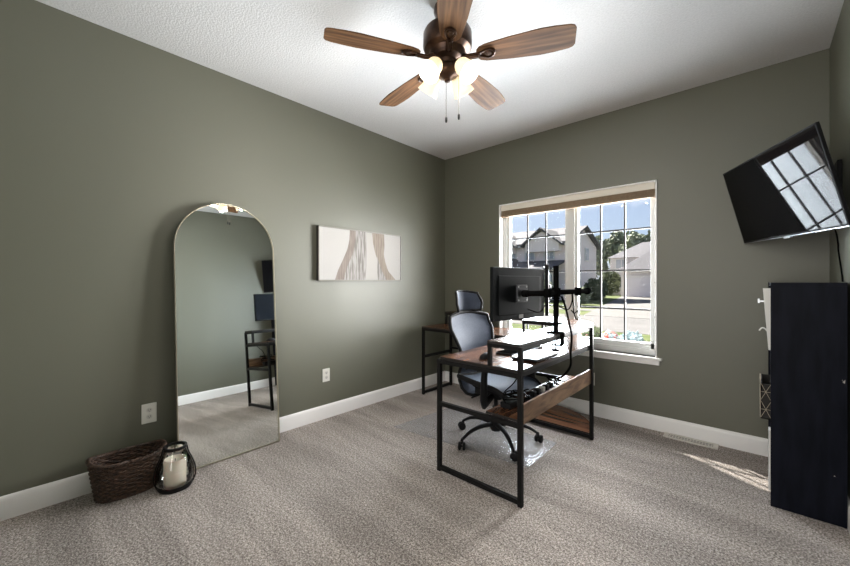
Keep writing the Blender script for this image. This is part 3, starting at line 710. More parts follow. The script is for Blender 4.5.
tangle(1.80, -1.52, 0.075, 0.12, 'black cable tangle at the near end of the cable shelf beside the adapter', 16, hgt=0.07, z=ZS + 0.037)
tangle(1.775, -0.925, 0.07, 0.055, 'black cable tangle in the middle of the cable shelf past the power strip', 16, hgt=0.06)
cable('monitor_cable', 'single thin cable lying in a curve on the far bright end of the cable shelf', [(1.80, -0.84, ZS + 0.005), (1.86, -0.82, ZS + 0.005), (1.85, -0.74, ZS + 0.005), (1.77, -0.72, ZS + 0.005), (1.73, -0.80, ZS + 0.005), (1.76, -0.84, ZS + 0.005)], 0.003)
cable('monitor_cable', 'thin black cable hanging from under the tabletop onto the near cable shelf', [(1.86, -1.60, 0.69), (1.80, -1.56, 0.62), (1.74, -1.57, 0.55), (1.77, -1.60, 0.505)], 0.003)

# ------------------------------------------------------------------ office chair
M_mesh = noise_mat('slate_blue_mesh', (0.036, 0.046, 0.070), (0.068, 0.082, 0.115), 260, rough=0.6, detail=1, spec=0.18)
M_seatf = noise_mat('slate_seat_mesh', (0.06, 0.078, 0.115), (0.10, 0.125, 0.17), 260, rough=0.55, detail=1, spec=0.3)
CX, CY = 1.385, -1.075; CA = R(-8)
CM = T(CX, CY, 0) @ RZ(CA)        # local +x = the way it faces
ch = thing('office_chair', 'black high-back office chair with grey-blue mesh back and headrest', 'office chair', (CX, CY, 0), CA)
angs = [R(-109), R(-37), R(35), R(107), R(179)]
MB().lathe([(0.0, 0.085), (0.035, 0.085), (0.045, 0.10), (0.045, 0.15), (0.032, 0.165), (0.0, 0.165)], 20, T(CX, CY, 0)).build('base_hub', M_blkplastic, ch, smooth=40)
for a in angs:
    Mb = T(CX, CY, 0) @ RZ(a)
    pts = spline([(0.03, 0, 0.135), (0.14, 0, 0.140), (0.24, 0, 0.118), (0.31, 0, 0.078)], 5)
    lg = MB().tube(pts, [0.021 - 0.009 * i / (len(pts) - 1) for i in range(len(pts))], 10, M=Mb, flat=0.8).build('base_leg', M_blkplastic, ch, smooth=50)
    Mc = Mb @ T(0.315, 0, 0) @ RZ(R(50))
    w_ = MB()
    for sy in (-1, 1): w_.lathe([(0.0, -0.010), (0.022, -0.010), (0.029, -0.006), (0.029, 0.006), (0.022, 0.010), (0.0, 0.010)], 22, Mc @ T(0.012, sy * 0.016, 0.034) @ RX(PI / 2))
    w_.tube([(0.012, -0.012, 0.034), (0.012, 0.012, 0.034)], 0.006, 8, M=Mc).tube([(0, 0, 0.085), (0.0, 0, 0.065), (0.008, 0, 0.045)], [0.008, 0.010, 0.014], 8, M=Mc)
    w_.build('caster', M_blkplastic, lg, smooth=40)
MB().tube([(CX, CY, 0.16), (CX, CY, 0.27)], 0.026, 16).tube([(CX, CY, 0.27), (CX, CY, 0.37)], 0.015, 16).build('gas_lift', M_blkplastic, ch, smooth=40)
MB().box(-0.14, 0.10, -0.085, 0.085, 0.355, 0.405, CM).tube([(-0.05, -0.07, 0.375), (-0.05, -0.22, 0.365)], 0.006, 6, M=CM).build('tilt_mechanism', M_blkplastic, ch, bevel=0.006)
# seat
def seat_pt(u, v, dz=0):
    x = -0.20 + 0.47 * u; y = (v - 0.5)
    w = 0.235 * (1 - 0.12 * (1 - u) ** 2) * (1 - 0.18 * max(0, u - 0.75) ** 2 * 10)
    z = 0.462 + 0.018 * (2 * y) ** 2 - 0.05 * max(0, (u - 0.72) / 0.28) ** 2 + 0.015 * (1 - u) ** 2
    return tuple(CM @ Vector((x, y * 2 * w, z + dz)))
MB().grid(lambda u, v: seat_pt(u, v), 20, 16).build('seat', M_seatf, ch, smooth=80, solid=0.014)
per = [seat_pt(u, 0) for u in [k / 20 for k in range(21)]] + [seat_pt(1, v) for v in [k / 16 for k in range(1, 17)]] + [seat_pt(1 - k / 20, 1) for k in range(1, 21)] + [seat_pt(0, 1 - k / 16) for k in range(1, 16)]
MB().tube(per, 0.013, 8, closed=True, flat=1.5).build('seat_frame', M_blkplastic, ch, smooth=60)
under = MB().grid(lambda u, v: seat_pt(0.08 + 0.84 * u, 0.1 + 0.8 * v, -0.030 - 0.03 * math.sin(PI * v) * math.sin(PI * u)), 12, 10).build('seat_shell', M_blkplastic, ch, smooth=80, solid=0.012)
# backrest: v up, u across
def back_pt(u, v, dx=0):
    y = u - 0.5
    w = 0.12 + 0.118 * min(1, v * 1.35) ** 0.8 - 0.035 * max(0, v - 0.75) * 4 * 0.5
    x = -0.245 - 0.085 * v + 0.035 * math.sin(PI * min(1, v * 1.15)) * 0.9 + 0.055 * (2 * y) ** 2 * 0.9
    z = 0.545 + 0.430 * v - 0.03 * (2 * y) ** 2 * v
    return tuple(CM @ Vector((x + dx, y * 2 * w, z)))
MB().grid(lambda u, v: back_pt(u, v), 18, 22).build('backrest', M_mesh, ch, smooth=80, solid=0.006)
per = [back_pt(0, k / 20) for k in range(21)] + [back_pt(k / 16, 1) for k in range(1, 17)] + [back_pt(1, 1 - k / 20) for k in range(1, 21)] + [back_pt(1 - k / 16, 0) for k in range(1, 16)]
MB().tube(per, 0.014, 8, closed=True).build('back_frame', M_blkplastic, ch, smooth=60)
# lower curved support sweeping under the seat
def low_pt(u, v, wk=0.115):
    y = u - 0.5
    prof_ = [(-0.255, 0.56), (-0.285, 0.50), (-0.290, 0.43), (-0.265, 0.37), (-0.215, 0.335), (-0.15, 0.335)]
    q = v * (len(prof_) - 1); i = min(int(q), len(prof_) - 2); f_ = q - i
    x = prof_[i][0] * (1 - f_) + prof_[i + 1][0] * f_; z = prof_[i][1] * (1 - f_) + prof_[i + 1][1] * f_
    w = wk - 0.02 * v
    return tuple(CM @ Vector((x, y * 2 * w, z)))
MB().grid(low_pt, 10, 15).build('lumbar_panel', M_mesh, ch, smooth=80, solid=0.006)
per = [low_pt(0, k / 15) for k in range(16)] + [low_pt(k / 8, 1) for k in range(1, 9)] + [low_pt(1, 1 - k / 15) for k in range(1, 16)] + [low_pt(1 - k / 8, 0) for k in range(1, 8)]
MB().tube(per, 0.012, 8, closed=True).build('lumbar_frame', M_blkplastic, ch, smooth=60)
MB().tube([tuple(CM @ Vector(q)) for q in ((-0.12, 0, 0.375), (-0.22, 0, 0.385), (-0.31, 0, 0.46), (-0.325, 0, 0.62), (-0.34, 0, 0.80), (-0.375, 0, 0.95), (-0.37, 0, 1.06))], [0.02, 0.022, 0.022, 0.02, 0.018, 0.014, 0.012], 10, flat=0.7).build('spine', M_blkplastic, ch, smooth=60)
# headrest
def head_pt(u, v):
    y = u - 0.5
    w = 0.150 - 0.02 * abs(v - 0.4) * 2
    x = -0.352 + 0.08 * (2 * y) ** 2 - 0.035 * v + 0.012 * math.sin(PI * v)
    z = 0.980 + 0.168 * v - 0.018 * (2 * y) ** 2 * (1 if v > 0.5 else -0.6) * abs(v - 0.5) * 2
    return tuple(CM @ Vector((x, y * 2 * w, z)))
MB().grid(head_pt, 18, 10).build('headrest', M_mesh, ch, smooth=80, solid=0.010)
per = [head_pt(0, k / 10) for k in range(11)] + [head_pt(k / 18, 1) for k in range(1, 19)] + [head_pt(1, 1 - k / 10) for k in range(1, 11)] + [head_pt(1 - k / 18, 0) for k in range(1, 18)]
MB().tube(per, 0.011, 8, closed=True).build('headrest_frame', M_blkplastic, ch, smooth=60)
for sy in (-1, 1):
    a_ = MB().tube([tuple(CM @ Vector(q)) for q in ((0.04, sy * 0.10, 0.37), (0.09, sy * 0.24, 0.35), (0.12, sy * 0.278, 0.40), (0.13, sy * 0.285, 0.55), (0.14, sy * 0.285, 0.645))], [0.02, 0.022, 0.026, 0.024, 0.022], 10, flat=1.3).build('armrest', M_blkplastic, ch, smooth=60)
    MB().box(0.0, 0.24, sy * 0.285 - 0.042, sy * 0.285 + 0.042, 0.645, 0.672, CM).build('arm_pad', M_blkplastic, a_, bevel=0.01)

# ------------------------------------------------------------------ television
TA, TB, TC = R(-64.7), R(14.5), R(0.5); TW, TH = 0.925, 0.529
TM = T(2.944, -0.475, 1.752) @ RZ(TA) @ RX(TB) @ RY(TC)      # local -y = screen side
M_tvscreen = mat('tv_screen', (0.006, 0.006, 0.007), 0.03, spec=0.075)
tv = thing('television', 'black flat television tilted down on a wall mount above the bookcase', 'television', tuple(TM.translation))
MB().box(-TW / 2, TW / 2, 0.0, 0.016, -TH / 2, TH / 2, TM).build('bezel', M_blkplastic, tv, bevel=0.002)
MB().box(-TW / 2 + 0.009, TW / 2 - 0.009, -0.001, -0.0002, -TH / 2 + 0.014, TH / 2 - 0.009, TM).build('screen', M_tvscreen, tv)
vs = [(-TW * 0.44, 0.016, -TH * 0.46), (TW * 0.44, 0.016, -TH * 0.46), (TW * 0.44, 0.016, TH * 0.30), (-TW * 0.44, 0.016, TH * 0.30)]
v2 = [(x * 0.92, 0.058, z * 0.88) for x, y, z in vs]
MB().add(vs + v2, [(0, 4, 5, 1), (1, 5, 6, 2), (2, 6, 7, 3), (3, 7, 4, 0), (4, 7, 6, 5)], TM).build('back_cover', M_blkplastic, tv, bevel=0.003)
MB().box(-0.03, 0.03, -0.001, 0.014, -TH / 2 - 0.010, -TH / 2 + 0.0, TM).build('sensor_tab', M_alu, tv, bevel=0.002)
MB().box(-TW / 2, TW / 2, -0.0014, 0.0, -TH / 2, -TH / 2 + 0.004, TM).build('bottom_glint', M_alu, tv)  # silver strip painted in for the bright glint along the bottom edge
tm = thing('tv_mount', 'black swivel wall mount arm behind the television', 'wall mount', (W_, -0.50, 1.76))
pb = TM @ Vector((0, 0.075, 0))
MB().box(-0.10, 0.10, 0.0585, 0.066, -0.10, 0.10, TM).tube([tuple(TM @ Vector((0, 0.066, 0))), tuple(pb + (TM.to_3x3() @ Vector((0, 0.03, 0))))], 0.022, 12).build('tv_plate', M_black, tm)
MB().box(W_ - 0.020, W_ - 0.0005, -0.50, -0.38, 1.68, 1.90).build('wall_plate', M_black, tm, bevel=0.003)
p0 = pb + (TM.to_3x3() @ Vector((0, 0.03, 0)))
MB().tube([tuple(p0), (p0.x + 0.03, -0.40, p0.z)], 0.017, 10, flat=1.5).tube([(p0.x + 0.03, -0.40, p0.z), (W_ - 0.015, -0.44, p0.z)], 0.017, 10, flat=1.5).build('swing_arm', M_black, tm, smooth=50)
cable('tv_cable', 'black television cable hanging down the right wall', [(3.14, -0.56, 1.60), (3.195, -0.46, 1.52), (3.212, -0.41, 1.45), (3.212, -0.43, 1.40), (3.213, -0.50, 1.31), (3.213, -0.565, 1.2275)], 0.004)

# ------------------------------------------------------------------ bookcase and what sticks out of it
M_lam = noise_mat('black_brown_laminate', (0.004, 0.005, 0.009), (0.008, 0.009, 0.016), 30, (1, 1, 0.15), rough=0.5, spec=0.08)
KX0, KX1, KY0, KY1, KZ = 2.928, 3.205, -0.772, -0.13, 1.222
bk = thing('bookcase', 'black low bookcase against the right wall with its plain side facing out', 'bookcase', ((KX0 + KX1) / 2, (KY0 + KY1) / 2, 0))
MB().box(KX0, KX1, KY0, KY0 + 0.018, 0, KZ - 0.018).build('side_panel', M_lam, bk, bevel=0.001)
MB().box(KX0, KX1, KY1 - 0.018, KY1, 0, KZ - 0.018).build('side_panel', M_lam, bk, bevel=0.001)
MB().box(KX0 - 0.002, KX1, KY0 - 0.001, KY1, KZ - 0.018, KZ).build('top_panel', M_lam, bk, bevel=0.001)
MB().box(KX1 - 0.006, KX1, KY0 + 0.018, KY1 - 0.018, 0, KZ - 0.018).build('back_panel', M_lam, bk)
shelf_z = (0.05, 0.44, 0.83)
for z in shelf_z: MB().box(KX0 + 0.004, KX1 - 0.006, KY0 + 0.018, KY1 - 0.018, z, z + 0.016).build('shelf', M_lam, bk)
M_chip = mat('pale_chip', (0.5, 0.48, 0.44), 0.6)
MB().add([(3.188, KY0 - 0.0012, 0.726), (3.198, KY0 - 0.0012, 0.738), (3.196, KY0 - 0.0012, 0.718)], [(0, 1, 2)]).add([(3.186, KY0 - 0.0012, 0.735), (3.19, KY0 - 0.0012, 0.737), (3.188, KY0 - 0.0012, 0.732)], [(0, 1, 2)]).add([(3.158, KY0 - 0.0012, 0.245), (3.166, KY0 - 0.0012, 0.245), (3.162, KY0 - 0.0012, 0.25)], [(0, 1, 2)]).build('chipped_spot', M_chip, bk)
M_paper = mat('white_paper', (0.75, 0.74, 0.71), 0.7)
M_pat = mat('black_fabric_bin', (0.02, 0.018, 0.016), 0.8)
M_patl = mat('pale_pattern_lines', (0.42, 0.36, 0.28), 0.8)
# leaning sheaf of paper on the top shelf
def sheaf(name, label, y0, y1, z0, z1, x_top, x_bot, cat):
    vs = [(x_bot, y0, z0), (KX1 - 0.03, y0, z0), (KX1 - 0.03, y0, z1), (x_top, y0, z1)]
    vs += [(x, y1, z) for x, y, z in vs]
    o = MB().add(vs, [(3, 2, 1, 0), (4, 5, 6, 7), (0, 1, 5, 4), (1, 2, 6, 5), (2, 3, 7, 6), (3, 0, 4, 7)]).build(name, M_paper, None, bevel=0.001)
    tag(o, label, cat); return o
sheaf('paper_stack', 'white papers sticking out at the top front edge of the bookcase', -0.735, -0.70, 0.847, 1.19, 2.897, 2.92, 'papers')
sheaf('document_folder', 'white folders standing on the bottom shelf of the bookcase, edge in view', -0.735, -0.66, 0.067, 0.40, 2.921, 2.921, 'folder')
hk = MB().box(2.876, 2.884, -0.70, -0.69, 1.105, 1.13).box(2.884, 2.925, -0.698, -0.692, 1.112, 1.120).build('binder_clip', M_alu); hk.name = 'binder_clip'
tag(hk, 'small metal clip poking out near the top of the bookcase front', 'clip')
sc_ = MB().tube(spline([(2.921, -0.69, 0.94), (2.905, -0.70, 0.962), (2.892, -0.71, 0.965), (2.882, -0.71, 0.95)], 5), 0.004, 6).build('paper_curl', M_paper, None, smooth=60)
tag(sc_, 'curled white strip poking out halfway down the upper bookcase front', 'paper strip')
bn = thing('storage_bin', 'black storage bin with a pale diamond pattern sticking out of the bookcase', 'storage bin', (3.02, -0.55, 0.457))
bx0, bx1, by0, by1, bz0, bz1 = 2.888, 3.17, -0.725, -0.42, 0.457, 0.652
MB().box(bx0, bx1, by0, by0 + 0.006, bz0, bz1).box(bx0, bx1, by1 - 0.006, by1, bz0, bz1).box(bx0, bx0 + 0.006, by0, by1, bz0, bz1).box(bx1 - 0.006, bx1, by0, by1, bz0, bz1).box(bx0, bx1, by0, by1, bz0, bz0 + 0.006).build('bin_body', M_pat, bn)
g = MB()
def ln(p, q, yy=by0 - 0.0012): g.tube([(p[0], yy, p[1]), (q[0], yy, q[1])], 0.0012, 4)
for k in range(2):
    z0 = bz0 + 0.008 + k * 0.098; z1 = z0 + 0.092
    ln((bx0 + 0.001, z0), (bx0 + 0.042, z1)); ln((bx0 + 0.001, z1), (bx0 + 0.042, z0)); ln((bx0 + 0.001, (z0 + z1) / 2), (bx0 + 0.042, (z0 + z1) / 2))
def lf(p, q): g.tube([(bx0 - 0.0012, p[0], p[1]), (bx0 - 0.0012, q[0], q[1])], 0.0015, 4)
for c_ in range(3):
    for k in range(2):
        y0 = by0 + 0.005 + c_ * 0.098; y1 = y0 + 0.098; z0 = bz0 + 0.008 + k * 0.098; z1 = z0 + 0.092
        lf((y0, z0), (y1, z1)); lf((y0, z1), (y1, z0))
g.build('diamond_pattern', M_patl, bn)

# ------------------------------------------------------------------ outdoors
GZ = -0.40
M_lawn = noise_mat('lawn_grass', (0.036, 0.052, 0.016), (0.08, 0.092, 0.036), 1.6, rough=0.95, detail=8, spec=0.1)
M_conc = noise_mat('pale_concrete', (0.10, 0.096, 0.095), (0.122, 0.117, 0.115), 1.2, rough=0.9, detail=6, spec=0.1)
M_street = noise_mat('street_concrete', (0.093, 0.089, 0.090), (0.110, 0.105, 0.106), 0.8, rough=0.9, detail=6, spec=0.1)
gnd = MB().box(-90, 60, 0.6, 120, GZ - 0.2, GZ).build('lawn', M_lawn); struct(gnd)
struct(MB().box(-90, 60, 9.4, 14.9, GZ, GZ + 0.01).build('street', M_street))
struct(MB().box(-90, 60, 6.4, 7.9, GZ, GZ + 0.012).build('sidewalk_near', M_conc))
struct(MB().box(-90, 60, 17.8, 19.2, GZ, GZ + 0.012).build('sidewalk_far', M_conc))
struct(MB().prism([(-3.4, 14.8), (3.5, 14.8), (-2.5, 41.4), (-8.4, 41.4)], GZ, GZ + 0.02).build('driveway', M_conc))
# unseen wall added left of the window to block sun from the left sash
M_sunblock = noise_mat('beige_sun_block', (0.40, 0.35, 0.33), (0.44, 0.39, 0.37), 3, rough=0.8)
struct(MB().box(0.10, 0.28, 0.161, 0.88, GZ, 4.6).build('wall_sun_block', M_sunblock))

def siding_mat(name, c):
    m = mat(name, c, 0.8); N, L, b = nodes(m)
    tc = N.new('ShaderNodeTexCoord'); wv_ = N.new('ShaderNodeTexWave'); wv_.bands_direction = 'Z'; wv_.inputs['Scale'].default_value = 1.6; wv_.wave_profile = 'SAW'
    bp = N.new('ShaderNodeBump'); bp.inputs['Strength'].default_value = 0.4; bp.inputs['Distance'].default_value = 0.03
    L.new(tc.outputs['Object'], wv_.inputs[0]); L.new(wv_.outputs[0], bp.inputs['Height']); L.new(bp.outputs[0], b.inputs['Normal']); return m
M_sidL = siding_mat('mauve_beige_siding', (0.80, 0.70, 0.70)); M_sidR = siding_mat('grey_siding', (0.62, 0.58, 0.59))
M_roof = noise_mat('grey_shingles', (0.055, 0.052, 0.062), (0.09, 0.085, 0.097), 5, rough=0.95, detail=6)
M_whitet = mat('white_house_trim', (0.66, 0.64, 0.63), 0.6)
M_gdoor = mat('pale_garage_door', (0.62, 0.59, 0.63), 0.6)
M_hglass = mat('house_window_glass', (0.35, 0.38, 0.43), 0.15)

def gable_x(m_, x0, x1, y0, y1, ze, zr, ov=0.35, th=0.18):      # ridge along X
    ym = (y0 + y1) / 2; k = (zr - ze) / (ym - y0)
    for sgn, ye in ((1, y0), (-1, y1)):
        yo = ye - sgn * ov; zo = ze - ov * k
        vs = [(x0 - ov, yo, zo), (x1 + ov, yo, zo), (x1 + ov, ym, zr), (x0 - ov, ym, zr)]
        vs += [(x, y, z + th) for x, y, z in vs]
        m_.add(vs, [(0, 1, 2, 3), (7, 6, 5, 4), (0, 4, 5, 1), (1, 5, 6, 2), (2, 6, 7, 3), (3, 7, 4, 0)])
def gable_y(m_, x0, x1, y0, y1, ze, zr, ov=0.35, th=0.18, xm=None):
    xm = (x0 + x1) / 2 if xm is None else xm
    for sgn, xe in ((1, x0), (-1, x1)):
        k = (zr - ze) / abs(xm - xe); xo = xe - sgn * ov; zo = ze - ov * k
        vs = [(xo, y0 - ov, zo), (xo, y1, zo), (xm, y1, zr), (xm, y0 - ov, zr)]
        vs += [(x, y, z + th) for x, y, z in vs]
        m_.add(vs, [(0, 1, 2, 3), (7, 6, 5, 4), (0, 4, 5, 1), (1, 5, 6, 2), (2, 6, 7, 3), (3, 7, 4, 0)])
def pent(m_, x0, x1, y, ze, zr, y2, zb=GZ):
    xm = (x0 + x1) / 2
    poly = [(x0, zb), (x1, zb), (x1, ze), (xm, zr), (x0, ze)]
    vs = [(x, y, z) for x, z in poly] + [(x, y2, z) for x, z in poly]; n = 5
    m_.add(vs, [tuple(range(n)), tuple(range(2 * n - 1, n - 1, -1))] + [(i, (i + 1) % n, n + (i + 1) % n, n + i) for i in range(n)])
def hwin(parent, x0, x1, y, z0, z1):
    w_ = MB().box(x0 - 0.12, x1 + 0.12, y - 0.08, y, z0 - 0.12, z0).box(x0 - 0.12, x1 + 0.12, y - 0.08, y, z1, z1 + 0.12).box(x0 - 0.12, x0, y - 0.08, y, z0, z1).box(x1, x1 + 0.12, y - 0.08, y, z0, z1).box((x0 + x1) / 2 - 0.04, (x0 + x1) / 2 + 0.04, y - 0.07, y, z0, z1).build('window', M_whitet, parent)
    MB().box(x0, x1, y - 0.04, y - 0.01, z0, z1).build('pane', M_hglass, w_)

hL = thing('house', 'beige two-storey house with grey gabled roofs across the street, left one', 'house', (-18, 33, GZ))
m_ = MB(); XE = -9.7
poly = [(29, GZ), (37, GZ), (37, 4.85), (33, 6.45), (29, 4.85)]
vs = [(-27, y, z) for y, z in poly] + [(XE, y, z) for y, z in poly]
m_.add(vs, [(4, 3, 2, 1, 0), (5, 6, 7, 8, 9)] + [(i, (i + 1) % 5, 5 + (i + 1) % 5, 5 + i) for i in range(5)]); m_.build('walls', M_sidL, hL)
m_ = MB(); gable_x(m_, -27, XE, 29, 37, 4.85, 6.5, 0.45); m_.build('roof', M_roof, hL)
for x0, x1, zr in ((-13.3, -10.1, 6.0), (-17.6, -14.6, 5.9)):
    m_ = MB(); pent(m_, x0, x1, 28.2, 4.75, zr - 0.15, 30.5, 4.0); m_.build('dormer_wall', M_sidL, hL)
    m_ = MB(); gable_y(m_, x0, x1, 28.2, 32.5, 4.75, zr, 0.35); m_.build('dormer_roof', M_roof, hL)
m_ = MB()
vs = [(-26, 26.4, 2.25), (XE - 0.2, 26.4, 2.25), (XE - 0.2, 29, 3.0), (-26, 29, 3.0)]; vs += [(x, y, z + 0.2) for x, y, z in vs]
m_.add(vs, [(0, 1, 2, 3), (7, 6, 5, 4), (0, 4, 5, 1), (1, 5, 6, 2), (2, 6, 7, 3), (3, 7, 4, 0)]); gable_y(m_, -15.6, -13.6, 26.2, 29, 2.35, 3.3, 0.3); m_.build('porch_roof', M_roof, hL)
for x in (-10.3, -12.6, -15.2, -17.8): MB().box(x - 0.1, x + 0.1, 26.6, 26.8, GZ, 2.3).build('porch_post', M_whitet, hL)
MB().box(-27.3, XE + 0.3, 28.52, 28.66, 4.5, 4.68).build('gutter', M_whitet, hL)
for x in (-11.3, -13.2, -15.1, -17.0): hwin(hL, x - 0.42, x + 0.42, 29.0, 3.35, 4.3)
for x in (-11.5, -14.2): hwin(hL, x - 0.5, x + 0.5, 29.0, 0.6, 1.9)
w_ = MB().box(XE, XE + 0.08, 33.5, 34.5, 3.3, 4.6).build('window', M_whitet, hL); MB().box(XE + 0.08, XE + 0.10, 33.6, 34.4, 3.4, 4.5).build('pane', M_hglass, w_)

hR = thing('house', 'grey house with a wide shingled roof and garage across the street, right one', 'house', (-5, 45, GZ))
m_ = MB().box(-8.45, 3, 41.5, 50, GZ, 2.6).box(-10.9, -4.5, 46.2, 53, GZ, 4.25); m_.build('walls', M_sidR, hR)
# big hipped roof over the garage
vs = [(-8.8, 41.1, 2.55), (3.4, 41.1, 2.55), (3.4, 50.4, 2.55), (-8.8, 50.4, 2.55), (-4.6, 45.8, 6.0), (0.5, 45.8, 6.0)]
MB().add(vs, [(0, 1, 5, 4), (1, 2, 5), (2, 3, 4, 5), (3, 0, 4), (3, 2, 1, 0)]).build('roof', M_roof, hR)
vs = [(-11.2, 45.8, 4.2), (-4.2, 45.8, 4.2), (-4.2, 53.4, 4.2), (-11.2, 53.4, 4.2), (-8.0, 49.6, 6.3), (-6.9, 49.6, 6.3)]
MB().add(vs, [(0, 1, 5, 4), (1, 2, 5), (2, 3, 4, 5), (3, 0, 4), (3, 2, 1, 0)]).build('roof', M_roof, hR)
MB().box(-8.9, 3.4, 40.98, 41.12, 2.38, 2.58).build('gutter', M_whitet, hR)
gd = MB().box(-7.9, -4.9, 41.44, 41.5, GZ, 1.72)
for k in range(4): gd.box(-7.85, -4.95, 41.40, 41.44, GZ + 0.05 + k * 0.53, GZ + 0.05 + k * 0.53 + 0.47)
gd.build('garage_door', M_gdoor, hR)
MB().box(-8.05, -7.9, 41.38, 41.5, GZ, 1.72).box(-4.9, -4.75, 41.38, 41.5, GZ, 1.72).box(-8.05, -4.75, 41.38, 41.5, 1.72, 1.92).build('garage_trim', M_whitet, hR)
hwin(hR, -10.2, -9.0, 46.2, 2.9, 4.0); hwin(hR, -10.6, -9.5, 46.2, 0.5, 1.8)

M_leafD = noise_mat('dark_foliage', (0.05, 0.062, 0.035), (0.11, 0.13, 0.075), 3, rough=0.8, detail=4, spec=0.2)
M_leafP = noise_mat('pale_foliage', (0.12, 0.14, 0.095), (0.24, 0.26, 0.19), 2, rough=0.8, detail=4, spec=0.2)
M_bark = noise_mat('grey_bark', (0.08, 0.06, 0.05), (0.15, 0.12, 0.10), 12, rough=0.9)
def blob(cx_, cy_, cz_, rx, ry, rz, nl, ls, m_, rnd):
    for _ in range(nl):
        while True:
            v = Vector((rnd.uniform(-1, 1), rnd.uniform(-1, 1), rnd.uniform(-1, 1)))
            if 0.25 < v.length < 1: break
        v = v.normalized() * (v.length ** 0.35) * (1 + 0.16 * math.sin(v.x * 7 + v.z * 5))
        c_ = Vector((cx_ + v.x * rx, cy_ + v.y * ry, cz_ + v.z * rz))
        a = Vector((rnd.uniform(-1, 1), rnd.uniform(-1, 1), rnd.uniform(-1, 1))).normalized(); b_ = a.orthogonal().normalized(); s = ls * rnd.uniform(0.6, 1.3)
        m_.add([c_ - a * s, c_ + b_ * s * 0.5, c_ + a * s, c_ - b_ * s * 0.5], [(0, 1, 2, 3)])
def tree(name, label, x, y, hgt, r_, m_leaf, nl=1500, ls=0.35, seed=1, group=None, cat='tree', trunk=0.18, low=0.35):
    rnd = random.Random(seed)
    o = thing(name, label, cat, (x, y, GZ), 0, group)
    fm = MB()
    zc = GZ + hgt * (1 + low) / 2; rz = hgt * (1 - low) / 2
    blob(x, y, zc, r_, r_, rz, nl, ls, fm, rnd)
    for k in range(4):
        a = rnd.uniform(0, 6.28); blob(x + math.cos(a) * r_ * 0.55, y + math.sin(a) * r_ * 0.4, zc + rnd.uniform(-0.5, 0.5) * rz, r_ * 0.6, r_ * 0.6, rz * 0.55, nl // 4, ls, fm, rnd)
    fm.build('foliage', m_leaf, o)
    st_ = MB().tube([(x, y, GZ), (x + 0.03 * r_, y, zc - rz * 0.5), (x - 0.03 * r_, y, zc + rz * 0.3)], [trunk, trunk * 0.8, trunk * 0.3], 8)
    for k in range(4):
        a = k * 1.6; st_.tube([(x, y, zc - rz * 0.5), (x + math.cos(a) * r_ * 0.3, y + math.sin(a) * r_ * 0.3, zc - rz * 0.1), (x + math.cos(a) * r_ * 0.6, y + math.sin(a) * r_ * 0.6, zc + rz * 0.2)], [trunk * 0.5, trunk * 0.35, trunk * 0.15], 6)
    st_.build('stem', M_bark, o)
    return o
tl = [(-23.0, 62, 8.8, 2.4), (-17.0, 58, 8.8, 2.5), (-15.0, 70, 10.8, 2.6), (-10.2, 59, 8.9, 2.5), (-8.6, 71, 11.2, 2.7), (-3.6, 61, 9.6, 2.6)]
names = ['first tree behind the gap between the two houses, beside the left roof', 'second tree from the left beyond the gap between the houses', 'middle tree rising above the low wing of the garage house', 'tree rising just above the right house roof peak', 'tall tree behind the garage roof', 'last tree on the right behind the garage roof']
for i, (x, y, hh_, rr) in enumerate(tl): tree('tree', 'pale green ' + names[i], x, y, hh_, rr, M_leafP, 1500, 0.5, 10 + i, 'trees behind the houses', low=0.25)
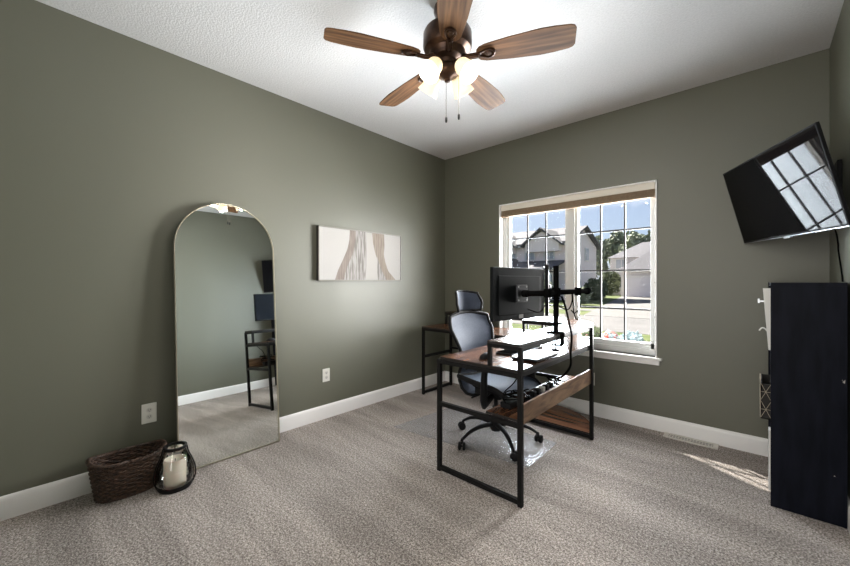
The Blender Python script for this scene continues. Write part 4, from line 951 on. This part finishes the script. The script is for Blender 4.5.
# shrubs in front of the houses
tree('shrub', 'dark round shrub on the lawn before the low wing of the garage house', -10.4, 44.2, 3.0, 1.05, M_leafD, 1100, 0.22, 31, cat='shrub', trunk=0.06, low=0.02)
tree('shrub', 'dark shrub between the two houses across the street', -13.6, 42.5, 2.1, 1.2, M_leafD, 1000, 0.22, 32, cat='shrub', trunk=0.06, low=0.02)
tree('shrub', 'dark bush at the side wall of the left house', -7.9, 31.0, 1.9, 0.8, M_leafD, 1000, 0.22, 33, cat='shrub', trunk=0.06, low=0.02)
tree('shrub', 'grey-green shrub on the lawn, right behind the monitor arm end', -6.4, 22.5, 1.25, 0.75, M_leafP, 800, 0.14, 34, cat='shrub', trunk=0.05, low=0.02)
tree('shrub', 'dark bush before the porch of the left house', -10.6, 25.0, 1.8, 1.2, M_leafD, 900, 0.2, 35, cat='shrub', trunk=0.06, low=0.02)
# planting right outside the window
M_red = mat('red_petals', (0.55, 0.09, 0.07), 0.6); M_pink = mat('pink_petals', (0.60, 0.27, 0.27), 0.6); M_blueg = noise_mat('blue_grey_foliage', (0.22, 0.28, 0.30), (0.40, 0.46, 0.50), 12, rough=0.8)
def bush(label, x, y, hgt, r_, leaf, petal, seed, ls=0.05, nl=900, npet=40):
    rnd = random.Random(seed); o = thing('flowering_bush' if petal else 'shrub', label, 'shrub', (x, y, GZ))
    fm = MB(); blob(x, y, GZ + hgt - r_ * 0.9, r_, r_, r_ * 0.9, nl, ls, fm, rnd); fm.build('foliage', leaf, o)
    st_ = MB()
    for k in range(6): st_.tube([(x, y, GZ), (x + rnd.uniform(-1, 1) * r_ * 0.6, y + rnd.uniform(-1, 1) * r_ * 0.6, GZ + hgt - r_ * 0.5)], 0.01, 5)
    st_.build('stem', M_bark, o)
    if petal:
        pm = MB()
        for k in range(npet):
            a, b2 = rnd.uniform(0, 6.28), rnd.uniform(-0.3, 1.3)
            v = Vector((math.cos(a) * math.cos(b2), math.sin(a) * math.cos(b2), math.sin(b2))) * r_ * 1.02
            pm.lathe([(0, -0.012), (0.02, 0), (0, 0.012)], 6, T(x + v.x, y + v.y, GZ + hgt - r_ * 0.9 + v.z * 0.9))
        pm.build('blossoms', petal, o)
bush('dark bush with pink blossoms outside the window behind the raised shelf corner', 1.16, 1.65, 1.02, 0.15, M_leafD, M_pink, 41)
bush('dark bush outside the window left of the blossoming one', 0.74, 1.65, 1.00, 0.16, M_leafD, None, 42)
bush('small plant with red blossoms outside the window, middle of the right sash', 1.46, 1.60, 0.98, 0.075, M_blueg, M_red, 43, 0.03, 250, 60)
bush('rounded blue-grey shrub outside the window low in the right sash', 1.70, 1.62, 0.99, 0.115, M_blueg, None, 44, 0.035, 800)
